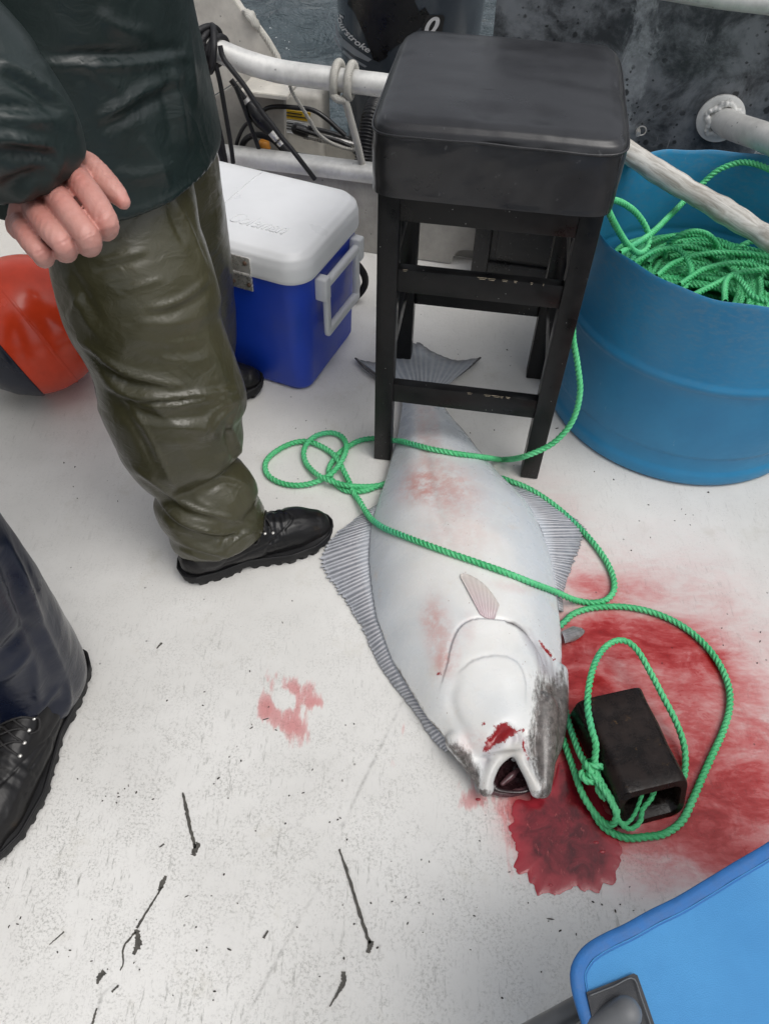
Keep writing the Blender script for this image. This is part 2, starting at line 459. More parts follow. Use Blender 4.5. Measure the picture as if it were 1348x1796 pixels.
def barrel_mat():
    t = NT('scuffed_blue_plastic'); c = t.coord()
    n = t.noise(c, 3.5, 6, .65); n2 = t.noise(t.mapping(c, (1, 1, 2.2), (.4, 0, 0)), 60, 5, .7)
    col = t.mix(t.ramp(n, .3, .7), (.016, .185, .375), (.026, .24, .455))
    z = t.n('SeparateXYZ'); t.l(c, z.inputs[0])
    up = t.ramp(z.outputs[2], .22, .47)
    col = t.mix(t.math('MULTIPLY', t.ramp(n2, .42, .72, .05, .8), t.math('ADD', t.math('MULTIPLY', up, .8), .15)), col, (.095, .225, .345))
    sc = t.math('MULTIPLY', t.ramp(t.noise(t.mapping(c, (1, 1, .25), (0, .5, .3)), 80, 3, .6), .70, .73), t.ramp(n, .5, .62))
    col = t.mix(t.math('MULTIPLY', sc, .5), col, (.42, .52, .58))
    return t.fin(col, t.ramp(n2, .3, .7, .34, .55), 0.0, t.bump(n2, .10, .001))
M['barrel'] = barrel_mat()
def rope_mat(name, a, b, deep, stain=(.16, .30, .26)):
    t = NT(name); uv = t.coord('UV'); c = t.coord()
    f = t.n('TexWave', wave_type='BANDS', bands_direction='Y'); t.l(t.mapping(uv, (.8, 1, 1), (0, 0, .35)), f.inputs['Vector'])
    f.inputs['Scale'].default_value = 2.6; f.inputs['Distortion'].default_value = 1.2; f.inputs['Detail'].default_value = 2
    n = t.noise(c, 11, 4, .6)
    col = t.mix(t.ramp(n, .3, .7), a, b)
    col = t.mix(t.math('MULTIPLY', f.outputs['Fac'], .45), col, deep)
    col = t.mix(t.ramp(t.noise(c, 5, 3, .6), .52, .7, 0, .55), col, stain)
    return t.fin(col, .42, 0.0, t.bump(f.outputs['Fac'], .35, .0012))
M['rope'] = rope_mat('green_poly_rope', (.075, .54, .20), (.16, .72, .32), (.022, .27, .105), (.07, .45, .29))
M['white_rope'] = rope_mat('grey_white_rope', (.50, .49, .44), (.62, .60, .55), (.26, .25, .22), (.40, .39, .35))
M['cord'] = basic('black_cord', (.009, .009, .011), .6, var=.3, scale=60, bump=.3, fscale=500)
M['cooler_blue'] = basic('royal_blue_plastic', (.005, .046, .44), .38, var=.12, scale=4, bump=.08, fscale=260)
M['cooler_white'] = basic('white_plastic', (.79, .80, .81), .38, var=.05, scale=5, bump=.10, fscale=240)
M['handle'] = basic('pale_grey_plastic', (.68, .69, .70), .4, var=.08)
M['chrome'] = basic('steel', (.70, .68, .64), .28, .65, var=.2, scale=40)
M['rust'] = basic('rusty_screw', (.10, .06, .04), .6, .4, var=.4, scale=90)
M['orange'] = basic('glossy_orange_vinyl', (.74, .060, .016), .22, var=.18, scale=5, bump=.03, fscale=60, rvar=.08)
M['navy_plastic'] = basic('navy_vinyl', (.010, .014, .030), .3, var=.2)
def cloth(name, a, b, rough, weave=900, coat=0.0, wr=.25, stain=None, spec=.5):
    t = NT(name); c = t.coord()
    n = t.noise(c, 5, 5, .6); w = t.noise(c, 22, 5, .6, .8); m = t.noise(c, weave, 2, .5)
    col = t.mix(t.ramp(n, .3, .7), a, b)
    if stain: col = t.mix(t.ramp(t.noise(c, 12, 6, .7), .58, .74, 0, .8), col, stain)
    r1 = t.math('ABSOLUTE', t.math('SUBTRACT', t.noise(c, 8, 3, .5, .9), .5)); r2 = t.math('ABSOLUTE', t.math('SUBTRACT', t.noise(t.mapping(c, (1, 1, 1.5)), 24, 3, .5, .7), .5))
    h = t.math('ADD', t.math('ADD', t.math('MULTIPLY', r1, -3.2), t.math('MULTIPLY', r2, -1.2)), t.math('ADD', t.math('MULTIPLY', w, .25), t.math('MULTIPLY', m, .04)))
    return t.fin(col, t.ramp(n, .3, .7, rough - .07, rough + .10), 0.0, t.bump(h, wr, .006), Coat_Weight=coat, Coat_Roughness=.2, Specular_IOR_Level=spec)
M['olive'] = cloth('olive_oilskin', (.038, .036, .0165), (.058, .054, .028), .34, coat=.12, wr=.36)
M['jacket'] = cloth('dark_green_rain_cloth', (.0060, .0132, .0122), (.0115, .0220, .0205), .42, coat=.04, wr=.30)
M['navy'] = cloth('navy_oilskin', (.0016, .0036, .0125), (.0034, .0068, .0205), .27, coat=.03, wr=.18, spec=.38)
def skin_mat():
    t = NT('weathered_skin'); c = t.coord()
    n = t.noise(c, 28, 5, .65); p = t.noise(c, 900, 2, .5); r = t.attr('red')
    col = t.mix(t.ramp(n, .3, .7), (.47, .225, .185), (.57, .30, .255))
    col = t.mix(t.math('MULTIPLY', r, .55), col, (.52, .155, .125))
    cr = t.noise(t.mapping(c, (1, 1, 1)), 260, 3, .6)
    return t.fin(col, .46, 0.0, t.bump(t.math('ADD', cr, p), .22, .0010), Subsurface_Weight=.12, Subsurface_Radius=(.010, .004, .002))
M['skin'] = skin_mat()
M['boot'] = cloth('black_boot_leather', (.007, .007, .0075), (.014, .013, .013), .38, weave=500, wr=.25, stain=(.030, .020, .012), spec=.3)
M['sole'] = basic('black_rubber', (.008, .008, .009), .55, var=.3, scale=30, Specular_IOR_Level=.3)
M['lace'] = basic('black_lace', (.012, .011, .011), .65, var=.3, scale=200, bump=.4, fscale=900)
def weight_mat():
    t = NT('wet_black_steel'); c = t.coord()
    n = t.noise(c, 26, 6, .7); 
    col = t.mix(t.ramp(n, .35, .65), (.006, .004, .0035), (.017, .010, .008))
    col = t.mix(t.ramp(t.noise(c, 55, 5, .7), .62, .72, 0, .7), col, (.10, .055, .022))
    sc = t.ramp(t.noise(t.mapping(c, (.3, 1, 1), (0, 0, .5)), 120, 3, .6), .73, .77, 0, .6)
    col = t.mix(sc, col, (.28, .22, .18))
    return t.fin(col, t.ramp(n, .3, .7, .12, .45), .0, t.bump(n, .5, .003), Specular_IOR_Level=.22)
M['weight'] = weight_mat()
def driftwood():
    t = NT('weathered_grey_wood'); c = t.coord()
    g = t.noise(t.mapping(c, (.10, 1, 1)), 75, 5, .7, .6); n = t.noise(c, 10, 5, .65)
    col = t.mix(t.ramp(g, .32, .66), (.30, .275, .235), (.66, .645, .60))
    col = t.mix(t.ramp(n, .55, .72, 0, .55), col, (.33, .28, .20))
    col = t.mix(t.ramp(t.voro(c, 24), .10, .06, 0, .9), col, (.06, .05, .04))
    col = t.mix(t.ramp(t.noise(t.mapping(c, (.06, 1, 1)), 40, 3, .6), .66, .70, 0, .7), col, (.14, .11, .085))
    return t.fin(col, .6, 0.0, t.bump(g, .4, .003))
M['driftwood'] = driftwood()
def engine_mat():
    t = NT('grey_engine_paint'); c = t.coord()
    n = t.noise(t.mapping(c, (1, 1, .5)), 6, 5, .6)
    col = t.mix(t.ramp(n, .3, .7), (.045, .056, .070), (.072, .086, .102))
    return t.fin(col, .24, .2, None, Coat_Weight=.4, Coat_Roughness=.15)
M['engine'] = engine_mat()
M['engine_black'] = basic('black_sticker', (.007, .007, .008), .35, var=.4, scale=30)
M['print_white'] = basic('white_print', (.66, .66, .66), .4, var=.06)
M['print_grey'] = basic('grey_print', (.25, .27, .29), .35, var=.08)
M['print_black'] = basic('black_print', (.02, .02, .02), .5, var=.1)
M['yellow'] = basic('yellow_label', (.62, .40, .02), .45, var=.2, scale=40)
M['hose'] = basic('black_hose', (.009, .009, .010), .38, var=.3, scale=50)
M['black_door'] = basic('worn_black_plastic', (.013, .013, .014), .36, var=.35, scale=14, fine=7, fscale=130, bump=.15)
def canvas():
    t = NT('blue_canvas'); c = t.coord()
    n = t.noise(c, 7, 5, .6); w = t.voro(c, 900)
    col = t.mix(t.ramp(n, .3, .7), (.030, .205, .46), (.042, .25, .53))
    return t.fin(col, .62, 0.0, t.bump(t.math('ADD', t.noise(c, 9, 4, .6, .5), t.math('MULTIPLY', w, .15)), .3, .006), Sheen_Weight=.15)
M['canvas'] = canvas()
M['binding'] = basic('blue_binding_tape', (.020, .13, .37), .6, var=.12, scale=60, bump=.4, fscale=700)
M['patch'] = basic('black_reinforced_cloth', (.012, .014, .019), .5, var=.2, scale=40, bump=.35, fscale=900)
M['tube_grey'] = basic('grey_powder_coat', (.12, .125, .13), .42, var=.12, scale=30)
def blood_mat():
    t = NT('clotting_blood'); c = t.coord()
    n = t.noise(c, 38, 6, .7, .8); n2 = t.noise(t.mapping(c, (1, .5, 1), (0, 0, .3)), 110, 4, .7)
    col = t.mix(t.ramp(n, .3, .7), (.075, .003, .007), (.23, .009, .019))
    th = t.attr('thick'); big = t.noise(c, 11, 4, .6, .5)
    col = t.mix(t.ramp(t.math('ADD', th, t.math('MULTIPLY', t.math('SUBTRACT', big, .5), 1.4)), .55, .10), col, (.36, .026, .038))
    col = t.mix(t.ramp(n2, .60, .74, 0, .7), col, (.50, .085, .085))
    col = t.mix(t.ramp(t.noise(c, 24, 5, .7), .60, .72, 0, .75), col, (.075, .006, .010))
    return t.fin(col, t.ramp(n, .3, .7, .10, .26), 0.0, t.bump(t.math('ADD', n, n2), .16, .002))
M['blood'] = blood_mat()
def fish_mat():
    t = NT('halibut_skin'); c = t.coord(); col = t.attr('tint', 'Color')
    n = t.noise(c, 30, 6, .65); sc = t.voro(c, 420)
    col = t.mix(t.ramp(n, .3, .75, 0, .22), col, (.52, .50, .44))
    col = t.mix(t.ramp(t.noise(c, 7, 4, .55, .4), .42, .66, 0, .38), col, (.50, .545, .575))
    col = t.mix(t.ramp(t.noise(c, 13, 5, .7), .58, .74, 0, .30), col, (.60, .50, .40))
    col = t.mix(t.math('MULTIPLY', t.ramp(t.voro(c, 75), .10, .05), t.ramp(t.noise(c, 9, 2, .5), .52, .60)), col, (.30, .22, .18))
    # mottled skin of the eyed side and the pink flush, both of them in the animal
    mot = t.attr('mottle'); mm = t.ramp(t.math('ADD', mot, t.math('MULTIPLY', t.math('SUBTRACT', t.noise(t.mapping(c, (1, .35, 1), (0, 0, -.25)), 120, 5, .75), .5), 1.9)), .25, .95, 0, .95)
    col = t.mix(mm, col, t.mix(t.ramp(t.noise(c, 90, 4, .7), .35, .65), (.045, .037, .032), (.140, .118, .108)))
    fl = t.attr('flush'); ff = t.math('MULTIPLY', fl, t.ramp(t.noise(c, 45, 6, .75), .30, .62, .12, 1.1))
    col = t.mix(t.math('MULTIPLY', ff, .85, clamp=True), col, (.56, .30, .27))
    bl = t.attr('gore'); bb = t.ramp(t.math('ADD', bl, t.math('MULTIPLY', t.math('SUBTRACT', t.noise(c, 95, 6, .8), .5), 2.2)), .42, .64)
    col = t.mix(bb, col, t.mix(t.noise(c, 140, 4, .7), (.17, .006, .008), (.36, .025, .03)))
    rough = t.math('SUBTRACT', t.ramp(n, .3, .7, .22, .36), t.math('MULTIPLY', bb, .12))
    nm = t.bump(t.math('ADD', t.math('MULTIPLY', sc, .30), t.math('MULTIPLY', t.noise(c, 18, 3, .5), .5)), .10, .0015)
    return t.fin(col, rough, 0.0, nm, Subsurface_Weight=.05, Subsurface_Radius=(.006, .004, .003))
M['fish'] = fish_mat()
def fin_mat():
    t = NT('fin_skin'); c = t.coord(); col = t.attr('tint', 'Color')
    n = t.noise(c, 60, 5, .65)
    col = t.mix(t.ramp(n, .35, .75, 0, .5), col, t.mix(.5, col, (.60, .60, .62)))
    return t.fin(col, .34, 0.0, t.bump(n, .2, .002))
M['fin'] = fin_mat()
M['mouth'] = basic('mouth_lining', (.030, .012, .014), .25, var=.5, scale=60, bump=.3, fscale=120)
M['tooth'] = basic('pale_lip', (.50, .47, .42), .3, var=.2, scale=50)
M['eye'] = basic('dark_eye', (.01, .01, .012), .08)
M['hair'] = basic('grey_brown_hair', (.08, .06, .045), .6, var=.4, scale=80, bump=.6, fscale=400)
# ------------------------------------------------------------------ sea, deck
def ellipse_field(Q, blobs):
    a = np.zeros(len(Q))
    for (cx, cy, rx, ry, ang, amt) in blobs:
        c, s = math.cos(R_(ang)), math.sin(R_(ang))
        u = ((Q[:, 0] - cx) * c + (Q[:, 1] - cy) * s) / rx; v = (-(Q[:, 0] - cx) * s + (Q[:, 1] - cy) * c) / ry
        a += amt * np.exp(-(u * u + v * v) ** 1.5)
    return a
def axis_steps(lo, a, b, hi, fine, coarse):
    return np.concatenate([np.linspace(lo, a, coarse, endpoint=False), np.arange(a, b, fine), np.linspace(b, hi, coarse)])
def build_water():
    xs = axis_steps(-900, -3.2, 2.2, 900, .045, 26); ys = axis_steps(-900, 1.9, 7.0, 900, .045, 26)
    X, Y = np.meshgrid(xs, ys, indexing='xy')
    P = np.stack([X.ravel(), Y.ravel(), np.zeros(X.size)], 1)
    z = .075 * vnoise(P, .75, 3, 4) + .025 * vnoise(P, 2.6, 5, 3)
    z = z - .42
    P[:, 2] = z
    o = mesh('water', P, grid_faces(len(ys), len(xs), False), M['water'], kind='structure')
build_water()

BO = np.array([-.05, 2.132, 0]); BU = np.array([.982, -.19, 0]); BN = np.array([.19, .982, 0])   # bulkhead line and the way aft
BM = frame(BU, BN, (0, 0, 1), BO)
def bk(s, off, z): return BO + BU * s + BN * off + np.array([0, 0, z])
def bpx(px, py, off): return onplane(px, py, BO + BN * off, BN)
def bloc(p):
    w = np.asarray(p) - BO; return np.array([w @ BU, w @ BN, w[2]])

BLOOD = [(1150, 1250, 190, 230, 0, .55), (1020, 1200, 80, 160, 0, .5), (1280, 1400, 130, 130, 0, .45), (1150, 1130, 120, 38, 12, 1.5), (1215, 1160, 60, 28, 18, .9), (1050, 1120, 70, 34, 0, .8), (1085, 1045, 80, 40, 10, .28), (1010, 1170, 50, 60, 0, .7),
         (1150, 1210, 130, 70, 15, .55), (1255, 1240, 90, 80, 30, .30), (1320, 1180, 60, 90, 10, .12), (1240, 1405, 95, 70, -15, 1.7), (1300, 1450, 80, 60, -20, 1.1),
         (1330, 1360, 80, 90, 0, .55), (1200, 1330, 60, 60, 0, .8), (1015, 1300, 42, 110, -8, 2.1), (1000, 1420, 95, 90, 10, 1.6), (1115, 1455, 95, 45, 5, .95),
         (1190, 1520, 110, 40, -12, .30), (1290, 1500, 60, 45, -25, .7), (1030, 1240, 45, 60, 0, 1.2), (960, 900, 90, 60, 30, .10), (1000, 1000, 50, 40, 0, .14), (990, 1330, 60, 70, 0, 1.5), (1045, 1030, 40, 18, 20, .25)]
SMEAR = [(535, 1222, 38, 32, 30, .80), (490, 1258, 46, 30, 25, .85), (485, 1195, 40, 18, 20, .55), (525, 1290, 26, 30, 10, .55), (465, 1232, 14, 30, 10, .5), (500, 1228, 17, 16, 0, -.75), (556, 1232, 20, 8, 0, .3),
         (705, 1272, 12, 26, -10, .38), (690, 1340, 30, 12, 10, .22), (815, 1360, 26, 30, 30, .50), (828, 1402, 34, 22, -15, .75), (880, 1412, 40, 30, 0, .5), (900, 1440, 28, 50, 0, .55),
         (905, 1520, 24, 50, 0, .45), (660, 1345, 60, 14, 12, .14), (440, 1150, 20, 10, 0, .10)]
CRACKS = [[(705, 1232), (672, 1300), (640, 1365), (600, 1450)], [(560, 1555), (520, 1620), (482, 1690), (450, 1750), (425, 1796)], [(165, 1796), (180, 1745), (200, 1728)]]
def build_deck():
    xs = axis_steps(-1.37, -.98, 1.02, 1.22, .0042, 8); ys = axis_steps(-.6, .10, 2.16, 2.55, .0042, 6)
    X, Y = np.meshgrid(xs, ys, indexing='xy')
    P = np.stack([X.ravel(), Y.ravel(), np.zeros(X.size)], 1)
    P[:, 2] = .0012 * vnoise(P, 2.2, 8, 2) - .0012
    ok = P[:, 1] > .05
    Q = np.full((len(P), 2), -9999.0); Q[ok] = proj(P[ok])
    bl = np.clip(1.25 * ellipse_field(Q, BLOOD), 0, 3.2); sm = np.clip(ellipse_field(Q, SMEAR), 0, 1)
    cr = np.zeros(len(P)); 
    for L in CRACKS:
        near = (np.abs(Q[:, 0] - 450) < 330) & (Q[:, 1] > 1200) & (Q[:, 1] < 1850)
        d, t, s = seg_dist(Q[near], resample(np.array(L, float), n=20))
        cr[near] = np.maximum(cr[near], np.exp(-(d / 2.2) ** 2) * np.clip(.30 + .5 * vnoise(np.stack([t * 9, t * 0, t * 0], 1), 1.0, 77, 4), .08, .9))
    wear = np.clip((Q[:, 1] - 900) / 600, 0, 1) * np.clip(1.2 - Q[:, 0] / 1500, .4, 1)
    mesh('deck', P, grid_faces(len(ys), len(xs), False), M['deck'], kind='structure', attrs={'blood': bl, 'smear': sm, 'crack': cr, 'wear': wear})
build_deck()
deck = bpy.data.objects['deck']

# gouges and chips knocked into the paint
M['gouge'] = basic('bare_grey_filler', (.075, .070, .060), .7, var=.5, scale=90, bump=.5, fscale=300)
def ribbon_px(L, w, h=.0007, jag=.25):
    L = resample(np.array(L, float), n=max(6, int(len(L) * 7)))
    w = np.interp(np.linspace(0, 1, len(L)), np.linspace(0, 1, len(w)), w)
    T = np.gradient(L, axis=0); T /= np.linalg.norm(T, axis=1)[:, None]; Nn = np.stack([-T[:, 1], T[:, 0]], 1)
    wl = w * (1 + jag * rng.normal(size=len(w))); wr = w * (1 + jag * rng.normal(size=len(w)))
    a = [atz(*p, h) for p in L + Nn * np.maximum(wl, .5)[:, None] / 2]; b = [atz(*p, h) for p in L - Nn * np.maximum(wr, .5)[:, None] / 2]
    V = a + b; n = len(a)
    V += [v - np.array([0, 0, .003]) for v in V]
    Fc = [(i, i + 1, n + i + 1, n + i) for i in range(n - 1)]
    ring = list(range(n)) + list(range(2 * n - 1, n - 1, -1))
    Fc += [(ring[i], ring[(i + 1) % (2 * n)], ring[(i + 1) % (2 * n)] + 2 * n, ring[i] + 2 * n) for i in range(2 * n)]
    return V, Fc
for L, w in (([(321, 1390), (328, 1425), (336, 1462), (342, 1488)], [3, 6, 6, 6, 5]), ([(595, 1489), (612, 1540), (632, 1605), (648, 1655)], [3, 5, 5, 6, 6]),
             ([(348, 1478), (343, 1490), (338, 1500)], [7, 10, 8]), ([(652, 1650), (648, 1662), (645, 1671)], [8, 9, 7]), ([(291, 1536), (286, 1548), (278, 1562)], [4, 10, 3]),
             ([(284, 1556), (262, 1592), (240, 1628)], [3, 3, 4]), ([(239, 1630), (243, 1652), (234, 1674)], [6, 12, 5]), ([(238, 1634), (217, 1662), (216, 1690), (211, 1702)], [3, 3, 3, 2]),
             ([(184, 1704), (174, 1714), (171, 1726)], [9, 9, 3]), ([(208, 1728), (196, 1740)], [4, 3]), ([(170, 1768), (162, 1796)], [3, 4]), ([(602, 1704), (602, 1722), (592, 1742), (578, 1765)], [7, 9, 4, 2]),
             ([(280, 1486), (288, 1480)], [2, 3]), ([(275, 1137), (284, 1127)], [2, 3]), ([(87, 1657), (113, 1634)], [1.5, 2]), ([(470, 1632), (462, 1645)], [3, 4])):
    V, Fc = ribbon_px(L, w); mesh('paint_gouge', V, Fc, M['gouge'], parent=deck, smooth=False)

def flakes():
    """dark flakes and slivers of dirt lying on the paint"""
    parts = []
    spots = [(225, 1388, 60, 16, 26), (590, 1437, 16, 6, 8), (700, 1560, 60, 60, 16), (1050, 1600, 90, 50, 26), (470, 1290, 300, 240, 70), (330, 1650, 330, 140, 80), (850, 1640, 200, 140, 40),
             (1180, 900, 150, 60, 30), (1300, 1160, 60, 90, 14), (800, 740, 120, 60, 22), (200, 800, 180, 90, 14), (530, 760, 60, 30, 8), (560, 1080, 60, 60, 6), (930, 640, 60, 50, 10)]
    for cx, cy, sx, sy, n in spots:
        for _ in range(int(n * .42)):
            p = atz(cx + rng.normal() * sx * .6, cy + rng.normal() * sy * .6, .0006)
            l = rng.uniform(.0009, .0030) * (2.4 if rng.random() < .08 else 1); w = rng.uniform(.0006, .0015); a = rng.uniform(0, 6.28)
            k = 6; th = np.linspace(0, 6.28, k, endpoint=False) + rng.uniform(-.25, .25, k)
            ring = np.stack([np.cos(th) * l, np.sin(th) * w], 1)
            R2 = np.array([[math.cos(a), -math.sin(a)], [math.sin(a), math.cos(a)]])
            ring = ring @ R2.T
            V = [(p[0] + q[0], p[1] + q[1], -.001) for q in ring] + [(p[0] + q[0] * .7, p[1] + q[1] * .7, .0012) for q in ring]
            Fc = [(i, (i + 1) % k, k + (i + 1) % k, k + i) for i in range(k)] + [tuple(range(k, 2 * k))]
            parts.append((V, Fc))
    V, Fc = join(parts)
    M['dirt'] = basic('dark_dirt', (.03, .024, .018), .7, var=.6, scale=300)
    o = mesh('dirt_flakes', V, Fc, M['dirt'], smooth=False, kind='stuff')
    o['label'] = 'dark flakes and slivers of dirt scattered over the white deck'; o['category'] = 'dirt'
flakes()

# blood pool under the mouth: a thin body of liquid with a ragged edge
def build_pool():
    out = np.array([(962, 1372), (925, 1392), (900, 1405), (893, 1450), (905, 1495), (903, 1528), (930, 1545), (955, 1562), (985, 1572), (1018, 1563), (1050, 1566), (1076, 1540), (1088, 1492), (1074, 1440), (1052, 1398), (1030, 1352), (1012, 1318), (990, 1330)], float)
    L = resample(out, n=260, closed=True)[:-1]; n = len(L)
    c = L.mean(0); th = np.arange(n)
    nz = np.array([vnoise(np.array([[q[0] / 40, q[1] / 40, 0]]), 1.0, 4, 4)[0] for q in L])
    nz2 = np.array([vnoise(np.array([[q[0] / 8, q[1] / 11, 0]]), 1.0, 6, 3)[0] for q in L])
    L = c + (L - c) * (1 + .10 * nz + .018 * nz2)[:, None]
    V = []; rows = 10
    for r in range(rows):
        f = 1 - (r / rows) ** 1.3
        z = .0003 + .0011 * min(1, (1 - f) * 6) ** .5
        for q in L: V.append(atz(*(c + (q - c) * f), z))
    V.append(atz(c[0], c[1], .0015))
    Fc = [tuple(f) for f in grid_faces(rows, n)] + [(rows * n, (rows - 1) * n + i, (rows - 1) * n + (i + 1) % n) for i in range(n)]
    rimv = np.concatenate([np.full(n, (r / rows)) for r in range(rows)] + [[1.0]])
    o = mesh('blood_pool', V, Fc, M['blood'], attrs={'thick': rimv})
    tag(o, 'ragged pool of dark red blood on the white deck below the fish mouth', 'blood')
    parts = []
    for (px, py, r) in ((1045, 1478, .003), (1056, 1494, .0034), (965, 1552, .0026), (838, 1402, .0030)):
        p = atz(px, py, .0015); parts.append(ball(p, (r * 1.5, r * .8, r * .4), 10))
    V, Fc = join(parts); mesh('clot', V, Fc, M['blood'], parent=o, kind='stuff')
build_pool()

# ------------------------------------------------------------------ transom bulkhead with the motor well behind it
bulk = empty('bulkhead', (0, 0, 0), 'low grey aluminium bulkhead with a rolled top lip behind stool and cooler', 'bulkhead')
def prism(name, outline, off0, off1, m, parent, bev=0.0):
    """outline in (s, z) on the bulkhead plane, given depth between two offsets"""
    n = len(outline)
    V = [bk(s, off0, z) for s, z in outline] + [bk(s, off1, z) for s, z in outline]
    Fc = [tuple(range(n)), tuple(range(2 * n - 1, n - 1, -1))] + [((i + 1) % n, i, n + i, n + (i + 1) % n) for i in range(n)]
    bm = bmesh.new(); vs_ = [bm.verts.new(v) for v in V]
    for f in Fc: bm.faces.new([vs_[i] for i in f])
    bmesh.ops.recalc_face_normals(bm, faces=bm.faces)
    if bev: bmesh.ops.bevel(bm, geom=bm.edges[:], offset=bev, segments=2, affect='EDGES')
    return bm_obj(name, bm, m, parent, sharp=30)
notch = [(.222, .002), (.232, .002), (.234, .018), (.240, .034), (.252, .047), (.268, .053), (.30, .054), (.42, .054), (.42, .002)]
prism('wall_panel', [(-1.25, .0015)] + notch + [(1.3, .0015), (1.3, .236), (-1.25, .236)], 0, .006, M['panel'], bulk)
prism('inner_panel', [(.05, .002), (.6, .002), (.6, .10), (.05, .10)], .045, .05, M['panel'], bulk)
lip = [(-.012, .226), (-.016, .240), (-.014, .256), (-.005, .265), (.012, .268), (.034, .266), (.042, .258), (.042, .236), (.030, .226)]
ss = np.linspace(-1.25, 1.3, 40)
V = [bk(s, o_, z) for s in ss for o_, z in lip]; k = len(lip)
mesh('top_lip', V, [tuple(f) for f in grid_faces(len(ss), k)], M['alu'], parent=bulk, sharp=50)
V, Fc = tube_data([bk(.02, -.004, .0), bk(.02, -.004, .226)], .0035, 8); mesh('weld_seam', V, Fc, M['panel'], parent=bulk)

well = empty('motor_well', bk(0, .25, 0), 'grey motor well with a slanting left side plate seen past the rail', 'motor well')
prism('well_floor', [(-.9, .02), (1.1, .02), (1.1, .05), (-.9, .05)], .06, .62, M['panel'], well)
def plate_px(name, pts, off, th, m, parent):
    return prism(name, [(bloc(bpx(x, y, off))[0], bloc(bpx(x, y, off))[2]) for x, y in pts], off, off + th, m, parent, bev=.002)
plate_px('side_plate', [(270, -90), (350, -90), (395, -28), (411, 0), (428, 25), (451, 49), (468, 72), (487, 104), (497, 150), (418, 141), (376, 167), (320, 200), (270, 200)], .22, .03, M['panel_white'], well)
plate_px('well_side', [(300, 214), (376, 171), (418, 145), (497, 154), (499, 300), (300, 300)], .20, .03, M['panel'], well)
prism('ledge', [(bloc(bpx(430, 150, .17))[0], bloc(bpx(430, 152, .17))[2] - .005), (bloc(bpx(512, 150, .17))[0], bloc(bpx(430, 152, .17))[2] - .005), (bloc(bpx(512, 150, .17))[0], bloc(bpx(430, 152, .17))[2] + .008), (bloc(bpx(430, 150, .17))[0], bloc(bpx(430, 152, .17))[2] + .008)], .12, .27, M['panel_white'], well, bev=.002)
plate_px('well_back', [(490, 236), (640, 262), (700, 270), (700, 330), (490, 330)], .42, .04, M['panel_white'], well)

# white bracket box with a yellow label
p0 = bloc(bpx(490, 158, .38)); p1 = bloc(bpx(566, 262, .38))
brk = empty('bracket_box', bk(p0[0], .42, p1[2]), 'white rounded bracket box with a yellow label in the motor well', 'bracket')
bm = bmesh.new(); add_box(bm, (p0[0], .38, p1[2] - .05), (p1[0], .50, p0[2]), BM, .022, 5); bm_obj('case', bm, M['panel_white'], brk)
def quad_px(name, pts, off, m, parent): return plate_px(name, pts, off, .0012, m, parent)
quad_px('yellow_label', [(493, 191), (545, 198), (541, 213), (493, 206)], .3775, M['yellow'], brk)
quad_px('white_label', [(493, 209), (539, 216), (538, 238), (493, 231)], .3775, M['handle'], brk)
for i, (a, b, y) in enumerate(((500, 530, 196), (498, 540, 201), (498, 528, 214), (498, 534, 219), (498, 520, 224))):
    quad_px('print_line', [(a, y), (b, y + (b - a) * .14), (b, y + (b - a) * .14 + 1.6), (a, y + 1.6)], .3762, M['print_black'], brk)

# hull sides that close the cockpit left and right of the picture
for sx, y1 in ((-1, 2.5), (1, 2.02)):
    xx = -1.36 if sx < 0 else 1.21
    hs_ = box('hull_side', (min(xx, xx + sx * .05), -.9, -.5), (max(xx, xx + sx * .05), y1, .50 if sx < 0 else .44), M['panel_white'], bev=.008); hs_['kind'] = 'structure'

# ------------------------------------------------------------------ rails
RAIL_OFF = 0.0
rp = [(310, 60), (345, 72), (385, 90), (430, 108), (485, 124), (550, 134), (620, 143), (690, 152)]
RP = [bpx(x, y, RAIL_OFF) for x, y in rp]
RP0 = [np.array([-1.37, 2.36, .58]), np.array([-1.0, 2.33, .58])]
d_ = RP[-1] - RP[-2]
RP += [RP[-1] + d_ * 2.0, RP[-1] + d_ * 4.2 + np.array([0, 0, -.02])]
rail = empty('stern_rail', RP[4], 'bent bare aluminium stern rail with rope hitched round it above the bulkhead', 'rail')
tube('rail_tube', RP0 + RP, .0285, M['alu'], rail, step=.012, k=28)
pe = RP[-1]
tube('rail_post', [pe + np.array([0, 0, .0]), np.array([pe[0], pe[1] + .01, .262])], .024, M['alu'], rail, k=20, smooth_path=False)

plate = empty('dark_plate', bk(.65, .03, .27), 'tall mottled dark metal plate standing behind the stool and barrel', 'metal plate')
prism('plate_sheet', [(bloc(bpx(869, 66, .03))[0], .20), (bloc(bpx(873, 0, .03))[0] - .004, .70), (bloc(bpx(880, -60, .03))[0], 1.02), (1.28, 1.02), (1.02, .62), (bloc(bpx(1333, 232, .03))[0], .40), (1.0, .20)], .03, .042, M['slate'], plate, bev=.001)
fl = bpx(1262, 204, .03)
th = np.linspace(0, 2 * math.pi, 40, endpoint=False)
prof = [(.018, -.004), (.052, -.004), (.056, -.010), (.056, -.016), (.050, -.019), (.030, -.018)]
V = np.array([[fl + BU * (r * math.cos(t)) + np.array([0, 0, 1]) * (r * math.sin(t)) + BN * o_ for t in th] for r, o_ in prof]).reshape(-1, 3)
